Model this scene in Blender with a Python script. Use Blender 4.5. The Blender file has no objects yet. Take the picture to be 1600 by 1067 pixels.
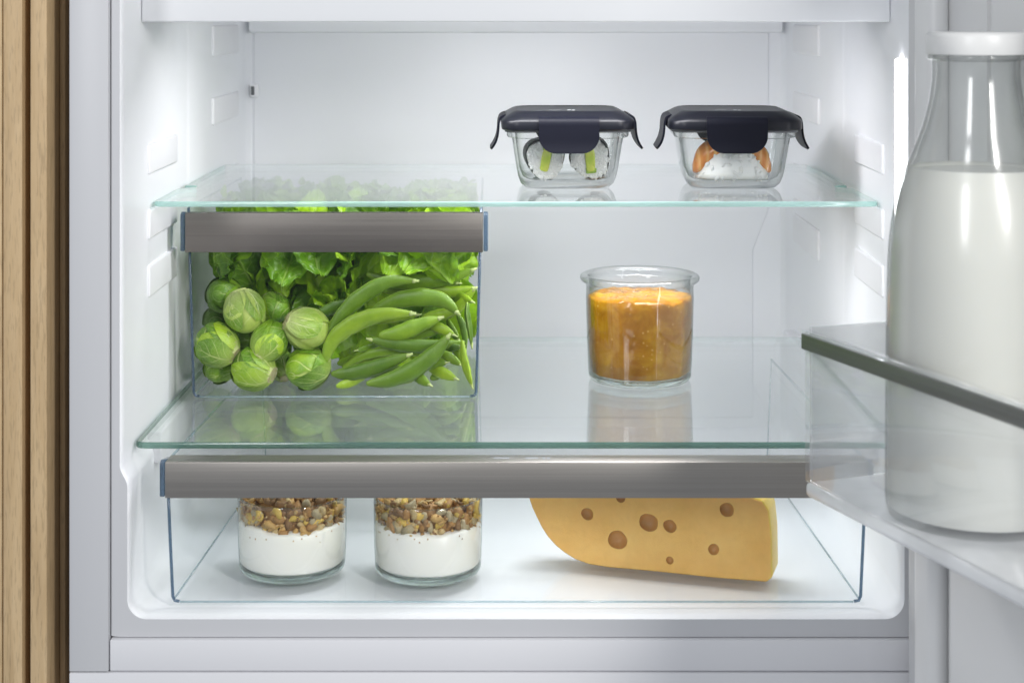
import bpy, bmesh, math, random
from mathutils import Vector, Matrix, Euler, noise

random.seed(7)
PI = math.pi
S = bpy.context.scene
COL = S.collection

# ------------------------------------------------------------------ camera
F, VX, VY, ZC = 2600.0, 806.0, 20.0, 0.37       # focal length in photo pixels, vanishing point, eye height above fridge floor
cd = bpy.data.cameras.new("camera"); cam = bpy.data.objects.new("camera", cd); COL.objects.link(cam)
cam.location = (0, 0, ZC); cam.rotation_euler = (PI / 2, 0, 0)
cd.sensor_width = 36; cd.lens = F / 1600 * 36
cd.shift_x = -(VX - 800) / 1600; cd.shift_y = -(533.5 - VY) / 1600
cd.clip_start = 0.01; cd.clip_end = 50
cd.dof.use_dof = True; cd.dof.focus_distance = 1.11; cd.dof.aperture_fstop = 13
S.camera = cam

# ------------------------------------------------------------------ light
w = bpy.data.worlds.new("World"); S.world = w; w.use_nodes = True
bg = w.node_tree.nodes['Background']; bg.inputs[0].default_value = (0.86, 0.92, 1.0, 1); bg.inputs[1].default_value = 0.36
def area(name, loc, target, sx, sy, power, col):
    l = bpy.data.lights.new(name, 'AREA'); l.shape = 'RECTANGLE'; l.size = sx; l.size_y = sy; l.energy = power; l.color = col
    o = bpy.data.objects.new(name, l); COL.objects.link(o); o.location = loc
    o.rotation_euler = (Vector(target) - Vector(loc)).to_track_quat('-Z', 'Y').to_euler()
    return o
area("key_softbox", (0.80, -0.30, 0.82), (-0.10, 1.15, 0.12), 0.16, 0.60, 14, (1.0, 0.985, 0.96))
area("fill_softbox", (-0.72, -0.75, 0.98), (0.0, 1.2, 0.12), 0.30, 1.0, 11, (0.98, 0.985, 1.0))
area("cabinet_lamp", (0.0, 1.100, 0.3625), (0.0, 1.27, 0.0), 0.24, 0.06, 1.2, (0.97, 0.97, 1.0))     # refrigerator's own light under the top shelf
area("middle_fill", (0.075, 1.150, 0.2438), (0.060, 1.20, 0.06), 0.14, 0.06, 0.36, (0.97, 0.97, 1.0))     # unseen fill added under the upper shelf to brighten the middle compartment
S.view_settings.view_transform = 'Standard'; S.view_settings.look = 'None'
S.view_settings.exposure = 0.20; S.view_settings.gamma = 1.0; S.view_settings.use_curve_mapping = False
cy = S.cycles
cy.use_denoising = True
try: cy.denoiser = 'OPENIMAGEDENOISE'
except Exception: pass
cy.max_bounces = 24; cy.transparent_max_bounces = 48; cy.transmission_bounces = 20; cy.glossy_bounces = 10; cy.diffuse_bounces = 6
cy.caustics_reflective = False; cy.caustics_refractive = True; cy.blur_glossy = 0.6; cy.sample_clamp_indirect = 6
cy.use_adaptive_sampling = True; cy.adaptive_threshold = 0.01

def P(px, py, Y):
    return Vector(((px - VX) * Y / F, Y, ZC - (py - VY) * Y / F))

# ------------------------------------------------------------------ materials
class N:
    def __init__(s, name):
        s.m = bpy.data.materials.new(name); s.m.use_nodes = True; s.t = s.m.node_tree
        s.t.nodes.clear(); s.out = s.t.nodes.new('ShaderNodeOutputMaterial')
    def n(s, typ, **kw):
        o = s.t.nodes.new('ShaderNode' + typ)
        for k, v in kw.items():
            if k.startswith('_'): setattr(o, k[1:], v)
            else: s.set(o, k, v)
        return o
    def set(s, o, k, v):
        i = o.inputs[int(k[1:])] if (k[0] == 'i' and k[1:].isdigit()) else o.inputs[k.replace('_', ' ')]
        if isinstance(v, bpy.types.NodeSocket): s.t.links.new(v, i)
        elif isinstance(v, bpy.types.Node): s.t.links.new(v.outputs[0], i)
        else:
            if isinstance(v, tuple) and len(v) == 3 and i.type == 'RGBA': v = v + (1,)
            i.default_value = v
    def surf(s, o):
        s.t.links.new(o.outputs[0], s.out.inputs[0]); return s.m
    def ramp(s, fac, stops):
        r = s.n('ValToRGB', Fac=fac); e = r.color_ramp.elements
        while len(e) < len(stops): e.new(0.5)
        for q, (p, c) in zip(e, stops):
            q.position = p; q.color = c + (1,) if len(c) == 3 else c
        return r
    def mixc(s, fac, a, b, blend='MIX'):
        m = s.n('Mix', _data_type='RGBA', _blend_type=blend); s.set(m, 'i0', fac); s.set(m, 'i6', a); s.set(m, 'i7', b); return m.outputs[2]
    def math(s, op, a, b=0.0, c=0.0, clamp=False):
        m = s.n('Math', _operation=op, _use_clamp=clamp); s.set(m, 'i0', a); s.set(m, 'i1', b)
        if op in ('MULTIPLY_ADD', 'SMOOTH_MIN', 'COMPARE'): s.set(m, 'i2', c)
        return m.outputs[0]
    def coord(s, scale=(1, 1, 1), kind='Object', rot=(0, 0, 0)):
        tc = s.n('TexCoord'); mp = s.n('Mapping'); s.t.links.new(tc.outputs[kind], mp.inputs[0]); mp.inputs['Scale'].default_value = scale
        mp.inputs['Rotation'].default_value = rot
        return mp.outputs[0]
    def noise(s, vec, scale, detail=3, rough=0.5, dist=0.0):
        return s.n('TexNoise', Vector=vec, Scale=scale, Detail=detail, Roughness=rough, Distortion=dist).outputs[0]
    def bump(s, h, strength, dist=0.001):
        return s.n('Bump', Height=h, Strength=strength, Distance=dist).outputs[0]

def plastic(name, col, rough=0.3, grain=0.03, bumpy=0.0, spec=0.5):
    a = N(name); v = a.coord()
    nz = a.noise(v, 9, 3); n2 = a.noise(v, 900, 2)
    c = a.mixc(nz, tuple(x * (1 - grain) for x in col), tuple(min(1, x * (1 + grain)) for x in col))
    r = a.math('MULTIPLY_ADD', nz, 0.03, rough - 0.015)
    if bumpy <= 0: return a.surf(a.n('BsdfPrincipled', Base_Color=c, Roughness=r, Specular_IOR_Level=spec))
    return a.surf(a.n('BsdfPrincipled', Base_Color=c, Roughness=r, Normal=a.bump(n2, bumpy, 0.0005), Specular_IOR_Level=spec))

def fres(a, ior):
    g = a.n('NewGeometry'); bf = g.outputs['Backfacing']
    iv = a.math('MULTIPLY_ADD', bf, (1 / ior - ior), ior)       # a plane-parallel sheet reflects alike from both sides
    return a.n('Fresnel', IOR=iv).outputs[0]

def sheet_glass(name, tint, ior=1.45, haze=0.0, rough=0.0, hazecol=(0.92, 0.93, 0.94), gloss=1.0, rim=None):
    a = N(name); tc = tint
    if rim:      # a longer way through the glass at its outline
        lw = a.n('LayerWeight', Blend=0.5); tc = a.mixc(a.math('POWER', lw.outputs['Facing'], 2.6), tint, rim)
    tr = a.n('BsdfTransparent', Color=tc)
    base = tr
    if haze > 0:
        df = a.n('BsdfDiffuse', Color=hazecol)
        nz = a.noise(a.coord(), 14, 3)
        base = a.n('MixShader', Fac=a.math('MULTIPLY', nz, haze * 2), i1=tr, i2=df)
    gl = a.n('BsdfGlossy', Color=(1, 1, 1), Roughness=rough)
    f = a.math('MULTIPLY', fres(a, ior), gloss)
    return a.surf(a.n('MixShader', Fac=f, i1=base, i2=gl))

def edge_glass(name, body, tint, k=0.5, rough=0.12):
    a = N(name)
    df = a.n('BsdfDiffuse', Color=body); tr = a.n('BsdfTransparent', Color=tint)
    m = a.n('MixShader', Fac=k, i1=tr, i2=df); gl = a.n('BsdfGlossy', Color=(1, 1, 1), Roughness=rough)
    return a.surf(a.n('MixShader', Fac=a.math('MULTIPLY', fres(a, 1.5), 1.0), i1=m, i2=gl))

def thick_glass(name, tint=(0.96, 0.985, 0.97), k=0.45, ior=1.46):
    a = N(name)
    g = a.n('BsdfGlass', Color=tint, Roughness=0.0, IOR=ior); t = a.n('BsdfTransparent', Color=tint)
    return a.surf(a.n('MixShader', Fac=k, i1=g, i2=t))

M = {}
M['liner'] = plastic('white_liner_plastic', (0.852, 0.860, 0.885), 0.35, 0.015)
M['frame'] = plastic('white_frame_plastic', (0.53, 0.535, 0.555), 0.42, 0.012)
M['frame_low'] = plastic('white_lower_panel_plastic', (0.70, 0.70, 0.725), 0.42, 0.012)
M['doorp'] = plastic('white_door_plastic', (0.72, 0.72, 0.72), 0.35, 0.012)
M['bar'] = plastic('white_shelf_trim', (0.72, 0.73, 0.75), 0.36, 0.01)
M['rail'] = plastic('white_rail_plastic', (0.83, 0.828, 0.85), 0.35, 0.01)
M['gasket'] = plastic('grey_gasket_rubber', (0.60, 0.60, 0.61), 0.5, 0.02)
M['gap'] = plastic('dark_gap', (0.012, 0.011, 0.010), 0.7)
M['cap'] = plastic('white_cap_metal', (0.70, 0.70, 0.69), 0.36, 0.02)
M['navy'] = plastic('navy_lid_plastic', (0.0045, 0.0049, 0.0080), 0.34, 0.05, 0.0, 0.26)
M['navy2'] = plastic('navy_latch_plastic', (0.0050, 0.0054, 0.0092), 0.42, 0.05, 0.0, 0.08)
M['mark'] = plastic('grey_print', (0.33, 0.34, 0.36), 0.4)
M['seal'] = plastic('grey_seal_silicone', (0.10, 0.105, 0.115), 0.5)
M['shelf'] = sheet_glass('shelf_glass', (0.982, 0.994, 0.990), 1.5)
M['edge_hi'] = edge_glass('pale_aqua_glass_edge', (0.50, 0.74, 0.69), (0.62, 0.86, 0.80), 0.55)
M['edge_shaded'] = edge_glass('shaded_glass_edge', (0.09, 0.17, 0.14), (0.35, 0.58, 0.49), 0.6)  # same glass as the upper edge; its shade is put into a darker teal
M['edge_back'] = edge_glass('seamed_back_edge', (0.62, 0.70, 0.70), (0.88, 0.94, 0.93), 0.25, 0.3)
M['clear'] = sheet_glass('clear_drawer_plastic', (0.992, 0.996, 0.997), 1.42, gloss=0.35)
M['blue_edge'] = edge_glass('blue_plastic_edge', (0.10, 0.14, 0.20), (0.50, 0.62, 0.73), 0.42)
M['bin'] = sheet_glass('hazy_bin_plastic', (0.97, 0.975, 0.98), 1.42, 0.07, 0.05)
M['bin_end'] = sheet_glass('frosted_bin_end', (0.95, 0.955, 0.96), 1.42, 0.34, 0.08)
M['binfloor'] = sheet_glass('milky_bin_plastic', (0.9, 0.9, 0.9), 1.42, 0.75, 0.12)
M['jar'] = sheet_glass('jar_glass', (0.99, 0.993, 0.99), 1.47, rim=(0.30, 0.34, 0.32))
M['bowl'] = sheet_glass('bowl_glass', (0.985, 0.99, 0.987), 1.47, rim=(0.12, 0.16, 0.15))
M['base'] = thick_glass('heavy_glass_base', (0.95, 0.98, 0.97), 0.12)
M['bottle'] = sheet_glass('bottle_glass', (0.975, 0.98, 0.975), 1.5, rough=0.16, rim=(0.36, 0.38, 0.37), gloss=0.8)
M['bottle_in'] = sheet_glass('milk_filmed_glass', (0.97, 0.975, 0.97), 1.5, 0.10, 0.1, rim=(0.45, 0.47, 0.46))

def metal(name, col, rough):
    a = N(name); v = a.coord((1.6, 90, 330)); s = a.noise(v, 3, 4, 0.65); big = a.noise(a.coord((3, 3, 3)), 2.5, 2)
    c = a.mixc(s, tuple(x * 0.74 for x in col), tuple(x * 1.20 for x in col))
    c = a.mixc(a.math('MULTIPLY', big, 0.35), c, tuple(x * 1.25 for x in col))
    return a.surf(a.n('BsdfPrincipled', Base_Color=c, Metallic=1.0, Roughness=a.math('MULTIPLY_ADD', s, 0.14, rough), Normal=a.bump(s, 0.06, 0.0004)))
M['steel'] = metal('brushed_brown_steel', (0.185, 0.168, 0.156), 0.36)
M['steel2'] = metal('brushed_grey_steel', (0.37, 0.345, 0.318), 0.33)
M['trim'] = metal('brushed_trim_metal', (0.22, 0.225, 0.22), 0.3)

def oak():
    a = N('oak_wood'); oi = a.n('ObjectInfo')
    tc = a.n('TexCoord'); off = a.n('VectorMath', _operation='ADD', i0=tc.outputs['Object'])
    sc = a.n('VectorMath', _operation='SCALE', i0=oi.outputs['Location']); sc.inputs['Scale'].default_value = 37.0
    a.t.links.new(sc.outputs[0], off.inputs[1])
    mp = a.n('Mapping', Vector=off.outputs[0]); mp.inputs['Scale'].default_value = (1, 1, 0.09)
    v = mp.outputs[0]
    fine = a.noise(v, 420, 5, 0.65, 0.4); mid = a.noise(v, 90, 4, 0.6, 1.2); big = a.noise(v, 26, 2, 0.5, 0.6)
    pores = a.ramp(a.noise(v, 900, 2, 0.6), [(0.0, (0, 0, 0)), (0.36, (0, 0, 0)), (0.46, (1, 1, 1))])
    c = a.ramp(mid, [(0.25, (0.37, 0.240, 0.110)), (0.5, (0.53, 0.370, 0.190)), (0.75, (0.66, 0.485, 0.275))])
    c = a.mixc(a.math('MULTIPLY', big, 0.6), c.outputs[0], (0.46, 0.305, 0.145))
    c = a.mixc(a.math('MULTIPLY', fine, 0.55), c, (0.56, 0.43, 0.28))
    c = a.mixc(0.2, c, pores.outputs[0], 'MULTIPLY')
    return a.surf(a.n('BsdfPrincipled', Base_Color=c, Roughness=0.55, Normal=a.bump(fine, 0.35, 0.0008)))
M['oak'] = oak()

def emit(name, col, st):
    a = N(name); return a.surf(a.n('Emission', Color=col, Strength=st))
M['led'] = emit('led_diffuser', (0.96, 0.97, 1.0), 10.0)

def soft(name, col, col2, scale, sss, radius, rough, bump=0.2, bs=300, extra=None):
    a = N(name); v = a.coord(); nz = a.noise(v, scale, 4, 0.6); b = a.noise(v, bs, 3)
    c = a.mixc(a.ramp(nz, [(0.3, (0, 0, 0)), (0.7, (1, 1, 1))]).outputs[0], col, col2)
    return a.surf(a.n('BsdfPrincipled', Base_Color=c, Roughness=rough, Subsurface_Weight=sss, Subsurface_Radius=radius, Subsurface_Scale=0.004,
                      Normal=a.bump(b, bump, 0.0008)))
M['milk'] = soft('milk', (0.70, 0.70, 0.655), (0.735, 0.735, 0.69), 8, 0.25, (1, 0.9, 0.7), 0.3, 0.0)
M['yogurt'] = soft('yogurt', (0.90, 0.89, 0.80), (0.92, 0.91, 0.85), 30, 0.3, (1, 0.9, 0.7), 0.35, 0.1, 120)
M['rice'] = soft('cooked_rice', (0.92, 0.92, 0.89), (0.95, 0.95, 0.93), 200, 0.3, (1, 0.95, 0.8), 0.35, 0.3, 700)
M['nori'] = soft('nori', (0.008, 0.010, 0.008), (0.016, 0.020, 0.012), 300, 0.0, (1, 1, 1), 0.5, 0.5, 700)
M['avocado'] = soft('avocado', (0.66, 0.66, 0.12), (0.42, 0.58, 0.03), 110, 0.2, (1, 0.9, 0.3), 0.4, 0.3, 300)
M['skin_green'] = soft('avocado_edge', (0.20, 0.34, 0.01), (0.30, 0.48, 0.02), 80, 0.1, (1, 1, .4), 0.4)

def jam():
    a = N('apricot_jam'); v = a.coord(); nz = a.noise(v, 60, 5, 0.65, 0.8); big = a.noise(v, 20, 3, 0.6)
    f = a.math('MULTIPLY_ADD', big, 0.55, a.math('MULTIPLY', nz, 0.55))
    c = a.ramp(f, [(0.34, (0.21, 0.072, 0.004)), (0.50, (0.33, 0.142, 0.007)), (0.60, (0.41, 0.205, 0.011)), (0.74, (0.56, 0.34, 0.025))]).outputs[0]
    pulp = a.n('TexVoronoi', Vector=a.n('VectorMath', _operation='ADD', i0=v, i1=a.n('VectorMath', _operation='SCALE', i0=a.n('TexNoise', Vector=v, Scale=120.0).outputs['Color'], Scale=0.004)), Scale=190.0, _feature='SMOOTH_F1')
    pm = a.ramp(pulp.outputs['Distance'], [(0.15, (1, 1, 1)), (0.6, (0, 0, 0))]).outputs[0]
    c = a.mixc(a.math('MULTIPLY', pm, 0.25), c, (0.46, 0.20, 0.016))
    vo = a.n('TexVoronoi', Vector=v, Scale=330.0); sp = a.ramp(vo.outputs['Distance'], [(0.0, (1, 1, 1)), (0.10, (1, 1, 1)), (0.24, (0, 0, 0))]).outputs[0]
    rnd = a.math('GREATER_THAN', a.n('SeparateColor', Color=vo.outputs['Color']).outputs[0], 0.80)
    c = a.mixc(a.math('MULTIPLY', a.math('MULTIPLY', sp, rnd), 0.55), c, (0.85, 0.58, 0.20))
    return a.surf(a.n('BsdfPrincipled', Base_Color=c, Roughness=0.16, Subsurface_Weight=0.22, Subsurface_Radius=(1.0, 0.45, 0.05), Subsurface_Scale=0.004,
                      Normal=a.bump(a.math('ADD', nz, pm), 0.22, 0.0012)))
M['jam'] = jam()

def cheese(name, col, col2):
    a = N(name); v = a.coord(); nz = a.noise(v, 26, 4, 0.6); mid = a.noise(v, 130, 4, 0.65, 0.5); fine = a.noise(v, 800, 3); mo = a.noise(a.coord((1, 1, 0.35)), 240, 3, 0.7)
    c = a.mixc(a.ramp(nz, [(0.3, (0, 0, 0)), (0.72, (1, 1, 1))]).outputs[0], col, col2)
    c = a.mixc(a.math('MULTIPLY', a.ramp(mid, [(0.45, (0, 0, 0)), (0.8, (1, 1, 1))]).outputs[0], 0.28), c, tuple(x * 0.80 for x in col))
    c = a.mixc(a.math('MULTIPLY', a.ramp(mo, [(0.55, (0, 0, 0)), (0.8, (1, 1, 1))]).outputs[0], 0.20), c, tuple(min(1, x * 1.2) for x in col2))
    return a.surf(a.n('BsdfPrincipled', Base_Color=c, Roughness=0.40, Subsurface_Weight=0.3, Subsurface_Radius=(1, 0.55, 0.15), Subsurface_Scale=0.006,
                      Normal=a.bump(a.math('ADD', fine, mid), 0.22, 0.0006)))
M['cheese'] = cheese('cheese_paste', (0.82, 0.465, 0.110), (0.91, 0.575, 0.175))
M['rind'] = cheese('cheese_rind', (0.48, 0.25, 0.04), (0.64, 0.38, 0.06))
M['cut'] = cheese('cheese_yellow_cut', (0.78, 0.52, 0.07), (0.84, 0.62, 0.12))
M['hole'] = cheese('cheese_hole', (0.52, 0.255, 0.070), (0.60, 0.31, 0.095))  # brownish hole walls, with the shade inside them put into the colour

def salmon():
    a = N('salmon'); v = a.coord((1, 1, 1)); wv = a.n('TexWave', Vector=v, Scale=60.0, Distortion=2.5, Detail=2.0, _bands_direction='X')
    c = a.ramp(wv.outputs[0], [(0.0, (0.66, 0.22, 0.035)), (0.65, (0.72, 0.28, 0.05)), (0.95, (0.80, 0.42, 0.13))]).outputs[0]
    return a.surf(a.n('BsdfPrincipled', Base_Color=c, Roughness=0.22, Subsurface_Weight=0.35, Subsurface_Radius=(1, 0.4, 0.15), Subsurface_Scale=0.004))
M['salmon'] = salmon()

def uvleaf(name, dark, mid, light, vein, nveins=6, vw=0.09, spread=0.55, translucent=0.25, rough=0.38, veinmix=0.75, gloss=0.5, pale=None):
    a = N(name); tc = a.n('TexCoord'); sx = a.n('SeparateXYZ'); a.t.links.new(tc.outputs['UV'], sx.inputs[0])
    ob = a.coord(); nz = a.noise(ob, 70, 4, 0.6); wob = a.noise(ob, 120, 2)
    oi = a.n('ObjectInfo')
    u = a.math('ABSOLUTE', a.math('SUBTRACT', a.math('MULTIPLY_ADD', wob, 0.05, sx.outputs[0]), 0.525))   # 0 at the midrib
    mid_v = a.math('SUBTRACT', 1.0, a.math('DIVIDE', u, a.math('MULTIPLY_ADD', a.math('SUBTRACT', 1.0, sx.outputs[1]), 0.045, 0.008)), clamp=True)
    ph = a.math('FRACT', a.math('MULTIPLY', a.math('ADD', a.math('SUBTRACT', sx.outputs[1], a.math('MULTIPLY', u, spread)), a.math('MULTIPLY', wob, 0.10)), nveins))
    side = a.math('SUBTRACT', 1.0, a.math('DIVIDE', a.math('ABSOLUTE', a.math('SUBTRACT', ph, 0.5)), vw), clamp=True)
    side = a.math('MULTIPLY', side, a.math('SUBTRACT', 1.0, a.math('MULTIPLY', u, 1.5), clamp=True))
    net = a.n('TexVoronoi', Vector=ob, Scale=420.0, _feature='DISTANCE_TO_EDGE').outputs[0]
    netm = a.math('MULTIPLY', a.math('SUBTRACT', 1.0, a.math('DIVIDE', net, 0.06), clamp=True), 0.22)
    vn = a.math('MAXIMUM', a.math('MAXIMUM', mid_v, side), netm, clamp=True)
    rb = a.math('MULTIPLY_ADD', oi.outputs['Random'], 0.55, a.math('MULTIPLY', nz, 0.70))
    c = a.ramp(rb, [(0.25, dark), (0.55, mid), (0.9, light)]).outputs[0]
    if pale: c = a.mixc(a.math('POWER', a.math('SUBTRACT', 1.0, sx.outputs[1], clamp=True), 2.2), c, pale)      # leaf bases are blanched
    c = a.mixc(a.math('MULTIPLY', vn, veinmix), c, vein)
    h = a.math('MULTIPLY_ADD', vn, -0.6, a.math('MULTIPLY', nz, 0.8))
    bp = a.bump(h, 0.45, 0.0012)
    pr = a.n('BsdfPrincipled', Base_Color=c, Roughness=rough, Normal=bp); pr.inputs['Specular IOR Level'].default_value = gloss
    tl = a.n('BsdfTranslucent', Color=a.mixc(0.5, c, light))
    return a.surf(a.n('MixShader', Fac=translucent, i1=pr, i2=tl))
M['lettuce'] = uvleaf('lettuce_leaf', (0.034, 0.120, 0.001), (0.145, 0.325, 0.003), (0.42, 0.68, 0.015), (0.40, 0.58, 0.12), 5, 0.07, 0.6, 0.26, 0.34)
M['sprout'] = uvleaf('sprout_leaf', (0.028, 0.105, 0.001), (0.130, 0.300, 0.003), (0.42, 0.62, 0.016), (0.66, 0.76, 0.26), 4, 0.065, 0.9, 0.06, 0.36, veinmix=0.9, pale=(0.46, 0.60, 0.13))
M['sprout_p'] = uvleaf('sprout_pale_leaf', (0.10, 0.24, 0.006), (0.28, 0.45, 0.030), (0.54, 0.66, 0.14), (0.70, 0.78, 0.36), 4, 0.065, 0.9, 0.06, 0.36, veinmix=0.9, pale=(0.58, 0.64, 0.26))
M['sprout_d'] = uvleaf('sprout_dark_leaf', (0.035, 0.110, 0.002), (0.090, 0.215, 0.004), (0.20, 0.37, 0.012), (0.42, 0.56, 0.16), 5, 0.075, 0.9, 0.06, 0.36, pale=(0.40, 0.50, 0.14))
M['pale_base'] = soft('sprout_pale_base', (0.40, 0.50, 0.12), (0.56, 0.60, 0.26), 160, 0.1, (1, 1, .5), 0.5, 0.3, 300)
M['stem'] = soft('sprout_cut_stem', (0.40, 0.36, 0.15), (0.58, 0.53, 0.32), 260, 0.1, (1, 1, .5), 0.6, 0.4, 500)

def pod():
    a = N('pea_pod'); v = a.coord(); nz = a.noise(v, 55, 4, 0.6, 0.4); f = a.noise(v, 900, 2); sp = a.noise(v, 420, 3, 0.7); oi = a.n('ObjectInfo')
    rb = a.math('MULTIPLY_ADD', oi.outputs['Random'], 0.65, a.math('MULTIPLY', nz, 0.50))
    c = a.ramp(rb, [(0.22, (0.045, 0.110, 0.003)), (0.5, (0.095, 0.190, 0.006)), (0.72, (0.160, 0.285, 0.010)), (0.95, (0.31, 0.46, 0.020))]).outputs[0]
    tc = a.n('TexCoord'); sx = a.n('SeparateXYZ'); a.t.links.new(tc.outputs['UV'], sx.inputs[0])
    ends = a.math('POWER', a.math('ABSOLUTE', a.math('MULTIPLY_ADD', sx.outputs[1], 2.0, -1.0)), 5.0)
    c = a.mixc(a.math('MULTIPLY', ends, 0.5), c, (0.32, 0.46, 0.06))
    c = a.mixc(a.math('MULTIPLY', a.ramp(sp, [(0.55, (0, 0, 0)), (0.75, (1, 1, 1))]).outputs[0], 0.22), c, (0.30, 0.42, 0.10))
    s1 = a.math('SUBTRACT', 1.0, a.math('DIVIDE', a.math('ABSOLUTE', a.math('SUBTRACT', sx.outputs[0], 0.25)), 0.030), clamp=True)
    s2 = a.math('SUBTRACT', 1.0, a.math('DIVIDE', a.math('ABSOLUTE', a.math('SUBTRACT', sx.outputs[0], 0.75)), 0.022), clamp=True)
    seam = a.math('MAXIMUM', s1, s2)
    c = a.mixc(a.math('MULTIPLY', seam, 0.65), c, (0.36, 0.50, 0.11))
    h = a.math('ADD', a.math('ADD', a.math('MULTIPLY', f, 0.5), nz), seam)
    return a.surf(a.n('BsdfPrincipled', Base_Color=c, Roughness=a.math('MULTIPLY_ADD', nz, 0.22, 0.30), Subsurface_Weight=0.10, Subsurface_Radius=(0.6, 1, 0.2), Subsurface_Scale=0.003, Normal=a.bump(h, 0.22, 0.0008)))
M['pod'] = pod()
M['podtip'] = soft('pea_pod_tip', (0.34, 0.45, 0.13), (0.50, 0.56, 0.25), 200, 0, (1, 1, 1), 0.5)
GR = [soft('toasted_oat_%d' % i, c, tuple(x * 1.35 for x in c), 260, 0.0, (1, 1, 1), 0.55, 0.5, 900) for i, c in enumerate(
    [(0.50, 0.31, 0.10), (0.36, 0.19, 0.055), (0.52, 0.39, 0.18), (0.23, 0.125, 0.045), (0.62, 0.43, 0.09), (0.40, 0.33, 0.19)])]

# ------------------------------------------------------------------ mesh helpers
def link(o, parent=None):
    COL.objects.link(o)
    if parent: o.parent = parent
    return o
def mesh(name, vs, fs, mats, parent=None, smooth=True, uvs=None, midx=None, world=True, sharp=None):
    if parent is not None and world:
        o = parent.location; vs = [(v[0] - o[0], v[1] - o[1], v[2] - o[2]) for v in vs]
    me = bpy.data.meshes.new(name); me.from_pydata([tuple(v) for v in vs], [], fs); 
    if not isinstance(mats, (list, tuple)): mats = [mats]
    for m in mats: me.materials.append(m)
    if midx: me.polygons.foreach_set('material_index', midx)
    if smooth: me.polygons.foreach_set('use_smooth', [True] * len(fs))
    if uvs:
        ul = me.uv_layers.new(name='UVMap')
        for l in me.loops: ul.data[l.index].uv = uvs[l.vertex_index]
    me.update()
    if sharp: 
        try: me.set_sharp_from_angle(angle=math.radians(sharp))
        except Exception: pass
    return link(bpy.data.objects.new(name, me), parent)
def tag(o, label, cat, group=None):
    o['label'] = label; o['category'] = cat
    if group: o['group'] = group
    return o
def thing(name, label, cat, loc=(0, 0, 0), rot=(0, 0, 0), group=None):
    o = bpy.data.objects.new(name, None); o.empty_display_size = 0.02; COL.objects.link(o); o.location = loc; o.rotation_euler = rot
    return tag(o, label, cat, group)
def box_data(x0, x1, y0, y1, z0, z1, bev=0.0, seg=2):
    bm = bmesh.new(); bmesh.ops.create_cube(bm, size=1)
    for v in bm.verts:
        v.co = Vector(((x0 + x1) / 2 + v.co.x * (x1 - x0), (y0 + y1) / 2 + v.co.y * (y1 - y0), (z0 + z1) / 2 + v.co.z * (z1 - z0)))
    if bev > 0: bmesh.ops.bevel(bm, geom=bm.edges[:], offset=bev, segments=seg, profile=0.5, affect='EDGES')
    bm.normal_update()
    vs = [v.co.copy() for v in bm.verts]; bm.verts.index_update(); fs = [[v.index for v in f.verts] for f in bm.faces]; bm.free()
    return vs, fs
def box(name, b, mat, parent=None, bev=0.0, seg=2, world=True):
    vs, fs = box_data(*b, bev, seg)
    return mesh(name, vs, fs, mat, parent, smooth=bev > 0, world=world, sharp=40 if bev > 0 else None)
def prism(name, pts, axis, a0, a1, mat, parent=None, bev=0.0, seg=2, world=True, mats=None, mfun=None):
    """closed outline pts (2D) extruded along an axis ('x','y','z')"""
    bm = bmesh.new()
    def mk(p, a): return {'x': (a, p[0], p[1]), 'y': (p[0], a, p[1]), 'z': (p[0], p[1], a)}[axis]
    A = [bm.verts.new(mk(p, a0)) for p in pts]; B = [bm.verts.new(mk(p, a1)) for p in pts]; n = len(pts)
    bm.faces.new(A); bm.faces.new(B[::-1])
    for i in range(n): bm.faces.new((A[i], B[i], B[(i + 1) % n], A[(i + 1) % n]))
    bmesh.ops.recalc_face_normals(bm, faces=bm.faces[:])
    if bev > 0: bmesh.ops.bevel(bm, geom=bm.edges[:], offset=bev, segments=seg, profile=0.5, affect='EDGES')
    bm.normal_update(); bm.verts.index_update()
    vs = [v.co.copy() for v in bm.verts]; fs = [[v.index for v in f.verts] for f in bm.faces]
    mi = [mfun(f) for f in bm.faces] if mfun else None; bm.free()
    return mesh(name, vs, fs, mats or mat, parent, smooth=bev > 0, midx=mi, world=world, sharp=40 if bev > 0 else None)
def lathe_data(prof, n=64, rfun=None, close=False):
    vs, fs = [], []; k = len(prof)
    for i in range(n):
        t = 2 * PI * i / n
        for (r, z) in prof:
            rr = r * (rfun(t, z) if rfun else 1.0); vs.append((rr * math.cos(t), rr * math.sin(t), z))
    for i in range(n):
        j = (i + 1) % n
        for q in range(k if close else k - 1):
            p = (q + 1) % k
            fs.append((i * k + q, j * k + q, j * k + p, i * k + p))
    return vs, fs
def cap_merge(vs, fs):
    bm = bmesh.new(); bv = [bm.verts.new(v) for v in vs]; bm.verts.ensure_lookup_table()
    for f in fs:
        try: bm.faces.new([bv[i] for i in f])
        except ValueError: pass
    bmesh.ops.remove_doubles(bm, verts=bm.verts[:], dist=1e-6); bmesh.ops.recalc_face_normals(bm, faces=bm.faces[:])
    bm.verts.index_update(); vs = [v.co.copy() for v in bm.verts]; fs = [[v.index for v in f.verts] for f in bm.faces]; bm.free()
    return vs, fs
def lathe(name, prof, mat, parent, n=64, rfun=None, close=False, dfun=None):
    vs, fs = lathe_data(prof, n, rfun, close)
    if dfun: vs = [dfun(Vector(v)) for v in vs]
    vs, fs = cap_merge(vs, fs)
    return mesh(name, vs, fs, mat, parent, world=False, sharp=50)
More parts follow.
